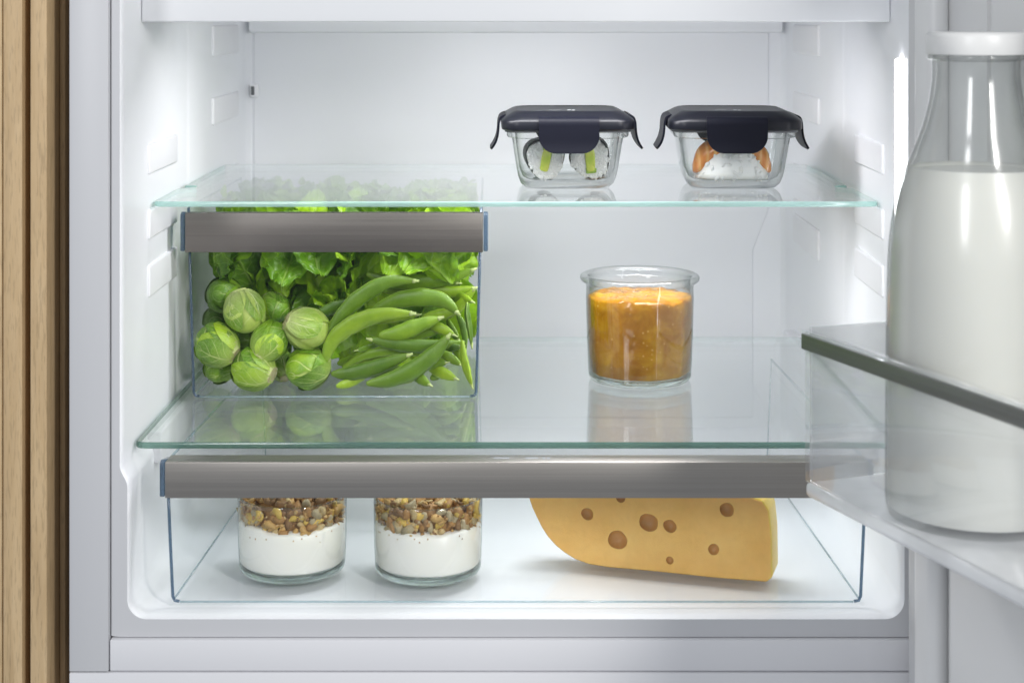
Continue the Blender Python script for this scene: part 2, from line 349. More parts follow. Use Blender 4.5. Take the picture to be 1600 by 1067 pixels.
def rr_ring(hw, hd, r, z, n=8):
    """rounded rectangle ring"""
    r = min(r, hw, hd); out = []
    for (cx, cy, a0) in ((hw - r, hd - r, 0), (-hw + r, hd - r, 90), (-hw + r, -hd + r, 180), (hw - r, -hd + r, 270)):
        for i in range(n + 1):
            a = math.radians(a0 + 90 * i / n); out.append((cx + r * math.cos(a), cy + r * math.sin(a), z))
    return out
def loft(rings, cap0=True, cap1=True, closed=True):
    vs = [p for r in rings for p in r]; m = len(rings[0]); fs = []
    for k in range(len(rings) - 1):
        for i in range(m if closed else m - 1):
            j = (i + 1) % m; fs.append((k * m + i, k * m + j, (k + 1) * m + j, (k + 1) * m + i))
    if cap0: fs.append(list(range(m))[::-1])
    if cap1: fs.append([(len(rings) - 1) * m + i for i in range(m)])
    return vs, fs
def nz3(p, s, seed=0.0): return noise.noise(Vector((p[0] * s + seed, p[1] * s - seed, p[2] * s + 2 * seed)))

# ================================================================== THE REFRIGERATOR
fr = thing('refrigerator', 'open built-in refrigerator with smooth white interior and pale front frame', 'refrigerator', (0, 1.0, 0))
YF, YB, ZT = 0.988, 1.44, 0.43
def wallx(Y):
    st = [(YF, 0.2352), (0.9895, 0.2343), (0.992, 0.2338), (0.996, 0.2339), (1.195, 0.2372), (1.203, 0.2352), (YB - 0.012, 0.2342), (YB - 0.004, 0.2325), (YB + 0.001, 0.228)]
    for (a, b), (c, d) in zip(st, st[1:]):
        if a <= Y <= c: return b + (d - b) * (Y - a) / (c - a)
    return st[-1][1]
def floorz(Y):
    return 0.0115 - max(0, (0.994 - Y)) * 0.22
stations = [YF, 0.9887, 0.9895, 0.9907, 0.992, 0.994, 0.996, 1.0, 1.02, 1.1, 1.195, 1.199, 1.203, 1.26, 1.36, YB - 0.012, YB - 0.007, YB - 0.004, YB - 0.001, YB + 0.001]
def uprof(Y, rc=0.0115, grow=0.0):
    wv, z0 = wallx(Y) + grow, floorz(Y) - grow
    pts = []
    def wz(z):
        t = min(1, max(0, (0.101 - z) / 0.012)); return wv - 0.0045 * t * t * (3 - 2 * t)
    zs = [ZT, 0.3, 0.2, 0.106, 0.101, 0.099, 0.097, 0.095, 0.093, 0.091, 0.089, 0.07, 0.035]
    for z in zs: pts.append((-wz(z), z))
    wl = wz(0)
    for i in range(11):
        a = PI + (PI / 2) * i / 10; pts.append((-wl + rc + rc * math.cos(a), z0 + rc + rc * math.sin(a)))
    return pts + [(-x, z) for (x, z) in pts[::-1]]
rings = [[(x, Y, z) for (x, z) in uprof(Y)] for Y in stations]
vs, fs = loft(rings, False, False, closed=False)
mesh('inner_liner', vs, [f[::-1] for f in fs], M['liner'], fr, sharp=60)
# flat front face round the opening
outer = [(-0.2402, ZT), (-0.2402, -0.0003), (0.2402, -0.0003), (0.2402, ZT)]
up = uprof(YF)
bm_v = [(x, YF, z) for (x, z) in up]; n_up = len(bm_v)
ov = [(max(-0.2402, min(0.2402, x * 1.5)), YF, z) if z > 0.033 else None for (x, z) in up]
ring2 = []
for (x, z) in up:
    sx = -1 if x < 0 else 1
    if z > 0.0224: ring2.append((sx * 0.2402, YF, z))
    else:
        # walk round the outer corner as the inner arc turns
        t = (0.0224 - z) / (0.0224 - floorz(YF)); t = min(1, max(0, t))
        ax = abs(x)
        if t < 0.5: ring2.append((sx * 0.2402, YF, 0.0224 - (0.0224 + 0.0003) * (t / 0.5)))
        else: ring2.append((sx * (0.2402 - (0.2402 - 0.2190) * ((t - 0.5) / 0.5)), YF, -0.0003))
vs = bm_v + ring2; fs = [(i, i + 1, n_up + i + 1, n_up + i) for i in range(n_up - 1)]
# depth to the outside rim so the seam line beside it is a real groove
back = [(x, YF + 0.012, z) for (x, y, z) in ring2]; vs = vs + back
fs += [(n_up + i, n_up + i + 1, 2 * n_up + i + 1, 2 * n_up + i) for i in range(n_up - 1)]
mesh('front_flange', vs, fs, M['frame'], fr, smooth=False)
for sgn in (-1, 1):
    x0, x1 = sorted((sgn * 0.2640, sgn * 0.2409))
    box('side_frame', (x0, x1, 0.9835, 1.02, -0.0192, ZT), M['frame'], fr, 0.0006)
box('lower_panel', (-0.2402, 0.2640, 0.9845, 1.02, -0.0192, -0.00095), M['frame_low'], fr, 0.0006)
box('plinth_panel', (-0.2640, 0.2640, 0.9835, 1.02, -0.075, -0.0200), M['frame_low'], fr, 0.0006)
box('cabinet_shell', (-0.2635, 0.2635, 1.0205, 1.5, -0.075, -0.012), M['frame'], fr)
for sgn in (-1, 1):
    x0, x1 = sorted((sgn * 0.2635, sgn * 0.2425)); box('cabinet_side', (x0, x1, 1.0215, 1.5, -0.0115, ZT), M['frame'], fr)
# back wall with a raised moulded panel
box('back_wall', (-0.245, 0.245, YB, YB + 0.02, -0.01, ZT), M['liner'], fr)
pr_ = [(-0.2265, 0.41), (-0.2265, 0.20), (-0.213, 0.165), (-0.213, 0.02), (0.205, 0.02), (0.205, 0.165), (0.2185, 0.20), (0.2185, 0.41)]
prism('back_panel', [(x, z) for x, z in pr_], 'y', YB - 0.0022, YB + 0.001, M['liner'], fr, 0.0012, 3)
box('air_duct', (-0.2290, 0.229, YB - 0.016, YB + 0.001, 0.3525, ZT), M['liner'], fr, 0.003)
c = P(398, 142, YB - 0.004)
box('sensor_slot', (c.x - 0.0036, c.x + 0.0036, c.y - 0.0028, c.y + 0.0012, c.z - 0.0055, c.z + 0.0055), M['rail'], fr, 0.001)
box('sensor_lens', (c.x - 0.0028, c.x + 0.0002, c.y - 0.0033, c.y - 0.001, c.z - 0.0038, c.z + 0.0038), M['seal'], fr, 0.0006)
# rails moulded on the side walls
for sgn in (-1, 1):
    for (ya, yb_, za, zb, dep) in ((1.062, 1.150, 0.2665, 0.2860, 0.0015), (1.062, 1.150, 0.2250, 0.2440, 0.0015), (1.062, 1.150, 0.1880, 0.2085, 0.0015),
                                   (1.285, 1.400, 0.2830, 0.3040, 0.0015), (1.285, 1.400, 0.2230, 0.2440, 0.0015), (1.285, 1.400, 0.1780, 0.2020, 0.0015),
                                   (1.285, 1.400, 0.3360, 0.36, 0.0015), (1.060, 1.180, 0.083, 0.1035, 0.0050), (1.25, 1.40, 0.083, 0.1035, 0.0050)):
        ww = min(wallx(ya), wallx(yb_)) - (0.0045 if za < 0.1 else 0.0)
        a0, a1 = sorted((sgn * (ww - dep), sgn * (ww + 0.006)))
        box('shelf_rail', (a0, a1, ya, yb_, za, zb), M['rail'], fr, 0.0016, 4)
# right LED column, lit
for sgn in (1,): box('led_strip', (0.2308 if sgn > 0 else -0.2352, 0.2352 if sgn > 0 else -0.2308, 1.0030, 1.0150, 0.105, 0.3420), M['led'], fr, 0.0012, 1)

# ------------------------------------------------------------------ shelf above (its front trim)
ts = thing('trimmed_shelf', 'white trimmed shelf across the very top, above the food boxes', 'shelf', (0, 1.03, 0.364), group=None)
box('front_trim', (-0.2345, 0.2345, 1.042, 1.056, 0.3640, 0.4150), M['bar'], ts, 0.0012, 3)
box('panel', (-0.2315, 0.2315, 1.0562, 1.40, 0.3665, 0.3720), M['bar'], ts, 0.0008)

# ------------------------------------------------------------------ glass shelves
def glass_shelf(label, zt, y0, y1, hw, hwb, notch, edge, th=0.004):
    t = thing('glass_shelf', label, 'glass shelf', (0, y0, zt - th))
    r = 0.006; half = []
    for i in range(5):
        a = -PI / 2 + (PI / 2) * i / 4; half.append((hw - r + r * math.cos(a), y0 + r + r * math.sin(a)))
    if notch:
        a, b, d = notch; half += [(hw, a - 0.006), (hw - d * 0.4, a - 0.001), (hw - d, a + 0.004), (hw - d, b - 0.006), (hw - d + 0.002, b - 0.002), (hw - 0.001, b)]
    half += [(hwb, y1 - 0.004), (hwb - 0.004, y1)]
    pts = half + [(-x, y) for (x, y) in half[::-1]]
    bm = bmesh.new(); A = [bm.verts.new((x, y, zt)) for x, y in pts]; B = [bm.verts.new((x, y, zt - th)) for x, y in pts]
    bm.faces.new(A); bm.faces.new(B[::-1]); n = len(pts)
    for i in range(n): bm.faces.new((A[(i + 1) % n], A[i], B[i], B[(i + 1) % n]))
    bmesh.ops.recalc_face_normals(bm, faces=bm.faces[:]); bm.normal_update()
    pane_v = [v.co.copy() for v in bm.verts]; bm.verts.index_update()
    top = [[v.index for v in f.verts] for f in bm.faces if abs(f.normal.z) > .9]; side = [[v.index for v in f.verts] for f in bm.faces if abs(f.normal.z) <= .9]; bm.free()
    mesh('pane', pane_v, top, M['shelf'], t, smooth=False)
    # polished edge band, slightly rounded, its own part
    ring = []; prof = [(0, 0), (0.0006, -0.0006), (0.0007, -th / 2), (0.0006, -th + 0.0006), (0, -th)]
    cx = [(sum(p[0] for p in pts) / n), (y0 + y1) / 2]
    nor = []
    for i in range(n):
        p0, p1 = Vector(pts[i - 1]), Vector(pts[(i + 1) % n]); d = (p1 - p0); q = Vector((d.y, -d.x)); q.normalize(); nor.append(q)
    rings = [[(pts[i][0] + nor[i].x * o, pts[i][1] + nor[i].y * o, zt + z) for i in range(n)] for (o, z) in prof]
    vs, fs = loft(rings, False, False)
    mesh('polished_edge', vs, fs, [edge, M['edge_back']], t, midx=[1 if min(vs[i][1] for i in f) > y1 - 0.006 else 0 for f in fs])
    return t
glass_shelf('upper clear glass shelf with pale aqua edge carrying two sushi boxes', 0.2486, 1.070, 1.335, 0.2330, 0.2322, (1.154, 1.170, 0.0105), M['edge_hi'], 0.0035)
glass_shelf('lower clear glass shelf with shade-darkened edge under the jam jar', 0.1080, 1.0160, 1.345, 0.2325, 0.2310, None, M['edge_shaded'])

# ------------------------------------------------------------------ drawers
def drawer(name, label, xl, xr, yf, yb, z0, z1, hz0, hz1, steel, wing, taper_b, taper_back, hdepth, zback=None, sag=0.0):
    """clear tray: front, two sides, back, floor, corner edges, metal grip bar. xl/xr at the top, taper_b narrows the floor, taper_back the far end"""
    t = thing(name, label, 'drawer', ((xl + xr) / 2, yf, z0)); th = 0.0022
    zb = zback or z1
    def sx(side, y, z):
        k = (y - yf) / (yb - yf); q = 1 - (z - z0) / (z1 - z0)
        return (xl + taper_b * q + taper_back * k) if side < 0 else (xr - taper_b * q - taper_back * k)
    def slab(nm, quad, nrm, mat=M['clear']):
        nv = Vector(nrm).normalized() * th
        vs = [Vector(q) for q in quad] + [Vector(q) + nv for q in quad]
        fs = [(0, 1, 2, 3), (7, 6, 5, 4)] + [(i, i + 4, (i + 1) % 4 + 4, (i + 1) % 4) for i in range(4)]
        bm = bmesh.new(); bv = [bm.verts.new(v) for v in vs]
        for f in fs: bm.faces.new([bv[i] for i in f])
        bmesh.ops.recalc_face_normals(bm, faces=bm.faces[:]); bm.verts.index_update()
        fs = [[v.index for v in f.verts] for f in bm.faces]; bm.free()
        return mesh(nm, vs, fs, mat, t, smooth=False)
    g = 0.0026
    slab('front_panel', [(sx(-1, yf, z0) + g, yf, z0 + g), (sx(1, yf, z0) - g, yf, z0 + g), (sx(1, yf, z1) - g, yf, z1), (sx(-1, yf, z1) + g, yf, z1)], (0, 1, 0))
    slab('back_panel', [(sx(-1, yb, z0) + g, yb, z0 + g), (sx(1, yb, z0) - g, yb, z0 + g), (sx(1, yb, zb) - g, yb, zb), (sx(-1, yb, zb) + g, yb, zb)], (0, -1, 0))
    for s_ in (-1, 1):
        slab('side_panel', [(sx(s_, yf, z0), yf + g, z0 + g), (sx(s_, yb, z0), yb - g, z0 + g), (sx(s_, yb, zb), yb - g, zb), (sx(s_, yf, z1), yf + g, z1)], (-s_, 0, 0))
    slab('floor_panel', [(sx(-1, yf, z0) + g, yf + g, z0), (sx(1, yf, z0) - g, yf + g, z0), (sx(1, yb, z0) - g, yb - g, z0), (sx(-1, yb, z0) + g, yb - g, z0)], (0, 0, 1))
    # rounded corner edges where the panels meet: thick plastic seen end-on, blue
    def tube(nm, path, r, mat, n=8):
        vs, fs = sweep(path, [r] * len(path), n); return mesh(nm, vs, fs, mat, t)
    r = 0.0010; q = 0.004
    arcL = [(sx(-1, yf, z1), yf + r, z1), (sx(-1, yf, z0), yf + r, z0 + q)]
    pathL = [Vector((sx(-1, yf, z1) + r, yf + r, z1)), Vector((sx(-1, yf, (z0 + z1) / 2) + r, yf + r, (z0 + z1) / 2)), Vector((sx(-1, yf, z0) + r, yf + r, z0 + q)), Vector((sx(-1, yf, z0) + r + q * .3, yf + r, z0 + q * .3 + r * .3)), Vector((sx(-1, yf, z0) + r + q, yf + r, z0 + r))]
    pathR = [Vector((sx(1, yf, z1) - r, yf + r, z1)), Vector((sx(1, yf, (z0 + z1) / 2) - r, yf + r, (z0 + z1) / 2)), Vector((sx(1, yf, z0) - r, yf + r, z0 + q)), Vector((sx(1, yf, z0) - r - q * .3, yf + r, z0 + q * .3 + r * .3)), Vector((sx(1, yf, z0) - r - q, yf + r, z0 + r))]
    tube('corner_edge', pathL, r, M['blue_edge']); tube('corner_edge', pathR, r, M['blue_edge'])
    tube('lower_edge', [pathL[-1] + Vector((0.0004, 0, -0.0003)), pathR[-1] + Vector((-0.0004, 0, -0.0003))], r * 0.7, M['aqua_edge'])
    for s_ in (-1, 1):
        tube('top_edge', [Vector((sx(s_, yf, z1) - s_ * r, yf + 0.004, z1 + .0003)), Vector((sx(s_, yb, zb) - s_ * r, yb, zb + .0003))], r * 0.8, M['aqua_edge'])
        tube('floor_edge', [Vector((sx(s_, yf, z0) - s_ * r, yf + 0.005, z0 + r)), Vector((sx(s_, yb, z0) - s_ * r, yb, z0 + r))], r * 0.6, M['aqua_edge'])
        tube('back_edge', [Vector((sx(s_, yb, z0) - s_ * r, yb - r, z0 + 0.003)), Vector((sx(s_, yb, zb) - s_ * r, yb - r, zb))], r * 0.6, M['aqua_edge'])
    # metal grip bar, an L seen from above
    hx0, hx1 = xl - wing + 0.0032, xr + wing - 0.0032; yh = yf - 0.005
    prof = [(yh, hz0), (yh + 0.003, hz0), (yh + 0.003, hz1 - 0.003), (yh + hdepth, hz1 - 0.003), (yh + hdepth, hz1), (yh, hz1)]
    prism('grip_bar', prof, 'x', hx0, hx1, steel, t, 0.0004, 2)
    for s_ in (-1, 1):
        a0 = hx0 - 0.0034 if s_ < 0 else hx1 + 0.0004; 
        prism('grip_end', [(yh + 0.0006, hz0 + .0005), (yh + 0.016, hz0 + 0.001), (yh + 0.02, hz1 - 0.002), (yh + 0.004, hz1 + 0.0006), (yh + 0.0006, hz1 - 0.001)], 'x', a0, a0 + 0.0030, M['blue_edge'], t, 0.0007, 2)
    return t
def sweep(path, radii, n=10, flat=1.0, up=None, cap=True):
    path = [Vector(p) for p in path]; vs, fs = [], []; k = len(path); prev = None
    for i, p in enumerate(path):
        d = (path[min(i + 1, k - 1)] - path[max(i - 1, 0)]).normalized()
        if prev is None:
            u = Vector(up) if up is not None else (Vector((0, 0, 1)) if abs(d.z) < 0.9 else Vector((0, 1, 0)))
        else: u = prev
        u = (u - d * u.dot(d)).normalized(); prev = u; s_ = d.cross(u)
        for j in range(n):
            a = 2 * PI * j / n; vs.append(p + u * math.cos(a) * radii[i] + s_ * math.sin(a) * radii[i] * flat)
    for i in range(k - 1):
        for j in range(n):
            q = (j + 1) % n; fs.append((i * n + j, i * n + q, (i + 1) * n + q, (i + 1) * n + j))
    if cap: fs.append(list(range(n))[::-1]); fs.append([(k - 1) * n + j for j in range(n)])
    return vs, fs
M['aqua_edge'] = edge_glass('pale_plastic_edge', (0.40, 0.50, 0.54), (0.82, 0.90, 0.92), 0.3)
vd = drawer('vegetable_drawer', 'narrow clear vegetable drawer of greens, sprouts and pea pods with grey-brown grip', -0.2235, -0.0225, 1.130, 1.330, 0.1084, 0.2375, 0.2080, 0.2345, M['steel'], 0.0034, 0.0035, 0.003, 0.008)
ld = drawer('wide_drawer', 'wide clear lower drawer of yoghurt cups and cheese with steel grip', -0.2115, 0.2125, 1.003, 1.300, 0.0142, 0.0990, 0.0790, 0.1005, M['steel2'], 0.0022, 0.0035, 0.012, 0.017)
for (px, wd) in ((778, 13), (790, 12), (831, 20), (850, 5), (857, 5)):   # worn pale print on the grip's upper face
    c = P(px, 716.5, 1.0065); hw_ = wd / 2 * c.y / F
    box('worn_print', (c.x - hw_, c.x + hw_, 1.0050 + (0.001 if wd > 10 else 0), 1.0092, 0.1005, 0.10058), M['mark'], ld)

# ------------------------------------------------------------------ oak slat panel beside the refrigerator
op = thing('oak_panel', 'vertical oak slat panel left of the refrigerator', 'wood panel', (-0.29, 0.965, -0.1))
def slat(xa, xb, y0, y1):
    vs, fs = box_data(-(xb - xa) / 2, (xb - xa) / 2, 0, y1 - y0, 0, 0.62, 0.0008, 2)
    o = mesh('slat', vs, fs, M['oak'], op, world=False, sharp=40); o.location = ((xa + xb) / 2 + 0.29, y0 - 0.965, 0); return o
slat(-0.335, -0.3036, 0.983, 1.01); slat(-0.3030, -0.2916, 0.983, 1.02)
slat(-0.2870, -0.2771, 0.9832, 1.012); slat(-0.2915, -0.2871, 0.9985, 1.02); slat(-0.2770, -0.2735, 1.010, 1.028)
box('shadow_gap_board', (-0.331, -0.2645, 1.03, 1.04, -0.1, 0.52), M['gap'], op)

# ------------------------------------------------------------------ the door, swung open
TH = math.radians(111); dvec = (-math.cos(TH), -math.sin(TH)); ang = math.atan2(dvec[1], dvec[0])
DO = (0.2335, 0.9775, 0)
dr = box('door', (0.001, 0.56, 0.004, 0.045, -0.14, 0.62), M['doorp'], fr, 0.003, 3, world=False)
dr.location = Vector(DO) - fr.location; dr.rotation_euler = (0, 0, ang); dr['label'] = 'open white door seen from its inner side at right'
box('gasket', (0.0, 0.0215, -0.004, 0.0035, -0.13, 0.61), M['gasket'], dr, 0.0018, 3, world=False)
box('door_liner', (0.0245, 0.54, -0.006, 0.0035, -0.12, 0.60), M['doorp'], dr, 0.004, 4, world=False)
box('liner_rib', (0.0250, 0.046, -0.019, -0.0055, -0.06, 0.58), M['doorp'], dr, 0.006, 5, world=False)
box('lower_moulding', (0.052, 0.50, -0.015, -0.0055, -0.04, 0.088), M['doorp'], dr, 0.007, 5, world=False)
box('upper_moulding', (0.085, 0.50, -0.012, -0.0055, 0.135, 0.58), M['doorp'], dr, 0.006, 5, world=False)

bn = thing('door_bin', 'clear door bin with grey metal rim strip holding the milk bottle', 'door shelf', DO, (0, 0, ang))
BT0, BT1, BP, BZ0, BZ1 = 0.045, 0.47, -0.1004, 0.1087, 0.1985
def bslab(nm, b, mat, bev=0.0008): return box(nm, b, mat, bn, bev, 3, world=False)
bslab('front_wall', (BT0 + .0005, BT1, BP, BP + 0.0028, BZ0 + 0.0085, BZ1), M['bin'])
bslab('end_wall', (BT0, BT0 + 0.0028, BP + 0.0030, -0.0195, BZ0 + 0.0085, BZ1 + 0.0015), M['bin_end'])
bslab('end_wall', (BT1 - 0.003, BT1, BP + 0.0030, -0.0195, BZ0 + 0.0085, BZ1 + 0.0015), M['bin'])
bslab('floor', (BT0, BT1, BP, -0.0195, BZ0, BZ0 + 0.0083), M['binfloor'], 0.003)
bslab('rear_wall', (BT0 + .003, BT1 - .003, -0.0215, -0.0197, BZ0 + 0.0085, BZ1 - 0.04), M['bin'])
bslab('rim_strip', (BT0 + 0.0004, BT1, BP - 0.0022, BP - 0.0002, BZ1 - 0.0098, BZ1 - 0.0015), M['trim'], 0.0004)
bslab('rim_lip', (BT0, BT1, BP - 0.0022, BP + 0.003, BZ1 - 0.0013, BZ1 + 0.0006), M['bin'], 0.0006)

# ------------------------------------------------------------------ milk bottle in the bin
bt = thing('milk_bottle', 'tall glass milk bottle with white cap standing in the door bin', 'milk bottle', (0.2320, 0.8390, 0.1175))
prof = [(0.0436, 0.0), (0.0449, 0.006), (0.0450, 0.02), (0.0448, 0.06), (0.0443, 0.10), (0.0436, 0.128), (0.0424, 0.142), (0.0400, 0.1565), (0.0368, 0.168), (0.0328, 0.1775), (0.0298, 0.1860),
        (0.0262, 0.196), (0.0235, 0.207), (0.0217, 0.219), (0.0216, 0.2275), (0.0221, 0.2283), (0.0236, 0.2292), (0.0238, 0.2305), (0.0228, 0.2316), (0.0222, 0.232), (0.0222, 0.240)]
def dense(prof, k=3):
    out = []
    for i in range(len(prof) - 1):
        p0, p1, p2, p3 = prof[max(i - 1, 0)], prof[i], prof[i + 1], prof[min(i + 2, len(prof) - 1)]
        for j in range(k):
            t = j / k
            out.append(tuple(0.5 * (2 * p1[q] + (p2[q] - p0[q]) * t + (2 * p0[q] - 5 * p1[q] + 4 * p2[q] - p3[q]) * t * t + (3 * p1[q] - p0[q] - 3 * p2[q] + p3[q]) * t ** 3) for q in (0, 1)))
    return out + [prof[-1]]
dp = dense(prof)
lathe('glass', [(0.0005, 0.0012), (0.036, 0.0005), (0.041, 0.0)] + dp, M['bottle'], bt, 96)
lathe('inner_glass', [(max(r - 0.0022, 0.001), z) for r, z in dp if z > 0.166], M['bottle_in'], bt, 96)
mk = [(r - 0.0014, max(z, 0.004)) for r, z in dp if 0.0 < z < 0.1725]
lathe('milk', [(0.0002, 0.004), (mk[0][0] - 0.001, 0.0038)] + mk + [(mk[-1][0] - 0.0010, 0.1748), (mk[-1][0] - 0.0016, 0.1746), (mk[-1][0] - 0.0028, 0.1728), (0.0002, 0.1720)], M['milk'], bt, 96)
lathe('cap', [(0.0226, 0.2318), (0.0247, 0.2315), (0.0250, 0.2325), (0.0250, 0.2405), (0.0244, 0.2420), (0.0225, 0.2428), (0.0002, 0.2424)], M['cap'], bt, 72,
      rfun=lambda t, z: 1 + (0.010 * math.cos(6 * t) if z < 0.2330 else 0.0))

# ------------------------------------------------------------------ jam jar
JZ = 0.1082
jj = thing('jam_jar', 'open glass jar of orange apricot jam on the lower shelf', 'jar', ((999.5 - VX) * 1.19 / F, 1.19, JZ))
def deca(t, z):
    s_ = 2 * PI / 10; a = ((t + 0.1) % s_) - s_ / 2; d = math.cos(s_ / 2) / math.cos(a)
    k = 1.0 if z < 0.060 else max(0, 1 - (z - 0.060) / 0.006)
    return 1 + (d / math.cos(s_ / 2) * 0.985 - 1) * k * 0.45
lathe('glass', dense([(0.0362, 0.0046), (0.0373, 0.03), (0.0380, 0.058), (0.0383, 0.066), (0.0392, 0.0690), (0.0420, 0.0708), (0.0427, 0.0725), (0.0422, 0.0743), (0.0400, 0.0752), (0.0378, 0.0748), (0.0366, 0.0735), (0.0362, 0.070), (0.0361, 0.066), (0.0361, 0.0615)], 2), M['jar'], jj, 120, deca)
lathe('glass_base', [(0.0002, 0.0014), (0.030, 0.0012), (0.0330, 0.0002), (0.0350, 0.0008), (0.0359, 0.0024), (0.0361, 0.0044), (0.0352, 0.0052), (0.033, 0.0054), (0.0002, 0.0054)], M['base'], jj, 120, deca)
def jamtop(v):
    if v.z > 0.052: 
        r = math.hypot(v.x, v.y); v.z += 0.0022 * nz3(v, 70, 3) + 0.0010 * nz3(v, 190, 5)
    return v
lathe('jam', [(0.0002, 0.0057), (0.0340, 0.0058), (0.0353, 0.0070), (0.0362, 0.02), (0.0370, 0.04), (0.0374, 0.053), (0.0375, 0.0585), (0.0366, 0.0600), (0.0325, 0.0606), (0.0295, 0.0612), (0.026, 0.0604), (0.022, 0.0610), (0.018, 0.0616), (0.014, 0.0608), (0.01, 0.0612), (0.005, 0.0616), (0.0002, 0.0614)], M['jam'], jj, 120,
      lambda t, z: deca(t, z) if z < 0.056 else 0.995, dfun=jamtop)

# ------------------------------------------------------------------ yoghurt cups with granola
FZ = 0.0166
def flake_mesh(k):
    rnd = random.Random(k); n = 8; vs = []; a, b = 0.0032 * rnd.uniform(.8, 1.2), 0.0022 * rnd.uniform(.7, 1.1); th = 0.0006 * rnd.uniform(.8, 1.6)
    for z in (-1, 1):
        for i in range(n):
            t = 2 * PI * i / n; j = 1 + rnd.uniform(-.14, .14); x, y = a * math.cos(t) * j, b * math.sin(t) * j
            vs.append((x, y, z * th + (x * x) * 90 - (y * y) * 60))
    vs += [(0, 0, -th * 1.2), (0, 0, th * 1.5)]
    fs = [(i, (i + 1) % n, n + (i + 1) % n, n + i) for i in range(n)] + [((i + 1) % n, i, 2 * n) for i in range(n)] + [(n + i, n + (i + 1) % n, 2 * n + 1) for i in range(n)]
    me = bpy.data.meshes.new('oat_flake'); me.from_pydata(vs, [], fs); me.materials.append(GR[k % len(GR)]); me.polygons.foreach_set('use_smooth', [True] * len(fs)); me.update()
    return me
FL = [flake_mesh(k) for k in range(18)]
def yogurt_cup(label, px, Y, seed):
    rnd = random.Random(seed)
    t = thing('yogurt_cup', label, 'yoghurt cup', ((px - VX) * Y / F, Y, FZ), (0, 0, rnd.uniform(0, 6)), group='yoghurt cups in the lower drawer')
    R, H = 0.0343, 0.0478
    lathe('glass', [(0.0337, 0.0048), (R, 0.02), (R + 0.0002, H - 0.001), (R - 0.0002, H), (R - 0.0012, H + 0.0002), (R - 0.0020, H - 0.0004), (R - 0.0022, H - 0.003)], M['jar'], t, 96)
    lathe('glass_base', [(0.0002, 0.0010), (0.028, 0.0009), (0.0308, 0.0), (0.0326, 0.0010), (0.0335, 0.0028), (0.0336, 0.0046), (0.0325, 0.0052), (0.0002, 0.0052)], M['base'], t, 96)
    def wav(v):
        if v.z > 0.024: v.z += 0.0018 * nz3(v, 60, seed) + 0.0010 * nz3(v, 160, seed)
        return v
    lathe('yogurt', [(0.0002, 0.0056), (R - 0.0024, 0.0057), (R - 0.0013, 0.0070), (R - 0.0008, 0.018), (R - 0.0007, 0.0304), (R - 0.0018, 0.0318), (R - 0.006, 0.0325), (0.02, 0.0312), (0.0002, 0.0315)], M['yogurt'], t, 96, dfun=wav)
    vs, fs = lathe_data([(0.0002, 0.0320), (R - 0.0072, 0.0315), (R - 0.0070, 0.036), (R - 0.0078, 0.0425), (R - 0.0115, 0.0462), (0.012, 0.0490), (0.0002, 0.0495)], 60)
    vs = [Vector(v) * (1 + 0.06 * nz3(v, 330, seed)) for v in vs]; vs, fs = cap_merge(vs, fs)
    g = mesh('granola', vs, fs, GR[1], t, world=False)
    for i in range(295):
        me = FL[rnd.randrange(len(FL))]; o = bpy.data.objects.new('oat_flake', me); COL.objects.link(o); o.parent = t
        if i < 205:
            # against the glass, denser on the drawer's front side is not known: all the way round
            a = rnd.uniform(0, 2 * PI); z = 0.0300 + 0.0145 * rnd.random() ** 0.8; r = R - 0.0031 - rnd.uniform(0, 0.0024)
            o.location = (r * math.cos(a), r * math.sin(a), z)
            o.rotation_euler = (Matrix.Rotation(a, 3, 'Z') @ Euler((0, PI / 2 + rnd.uniform(-.25, .25), 0)).to_matrix() @ Euler((rnd.uniform(-.25, .25), 0, rnd.uniform(0, 6))).to_matrix()).to_euler()
        else:
            a = rnd.uniform(0, 2 * PI); r = (R - 0.0065) * math.sqrt(rnd.random()); zz = 0.0495 - 0.000006 * 0 - 3.2 * r * r * (1 if r > .015 else .6)
            o.location = (r * math.cos(a), r * math.sin(a), max(0.0455, zz)); o.rotation_euler = (rnd.uniform(-.6, .6), rnd.uniform(-.6, .6), rnd.uniform(0, 6))
        s_ = rnd.uniform(0.75, 1.45); o.scale = (s_, s_, s_ * rnd.uniform(.9, 1.5))
    # crumbs sunk in the yoghurt just below the granola
    cv, cf = [], []
    for i in range(170):
        a = rnd.uniform(0, 2 * PI); z = 0.0300 - rnd.uniform(0.0, 0.0035) if i < 18 else 0.0300 + rnd.uniform(0, 0.0145); r = R - 0.0010 - (0 if i < 18 else rnd.uniform(0.0008, 0.0052))
        v, f = box_data(-.0005, .0005, -.0004, .0004, -.0006, .0006, .00025, 1); off = len(cv); mt = Matrix.Rotation(a, 4, 'Z'); ro = Euler((rnd.uniform(0, 6), rnd.uniform(0, 6), rnd.uniform(0, 6))).to_matrix() * (1 if i < 18 else rnd.uniform(0.9, 2.6))
        cv += [(mt @ (ro @ Vector(q) + Vector((r, 0, z)))) for q in v]; cf += [[i + off for i in ff] for ff in f]
    c_ = mesh('granola_crumbs', cv, cf, [GR[3], GR[0], GR[2], GR[1]], t, world=False, midx=[(k // 30) % 4 for k in range(len(cf))]); c_['kind'] = 'stuff'
    return t
yogurt_cup('left yoghurt cup topped with granola, in the lower drawer', 457, 1.060, 11)
yogurt_cup('right yoghurt cup topped with granola, beside the cheese', 669, 1.0565, 23)

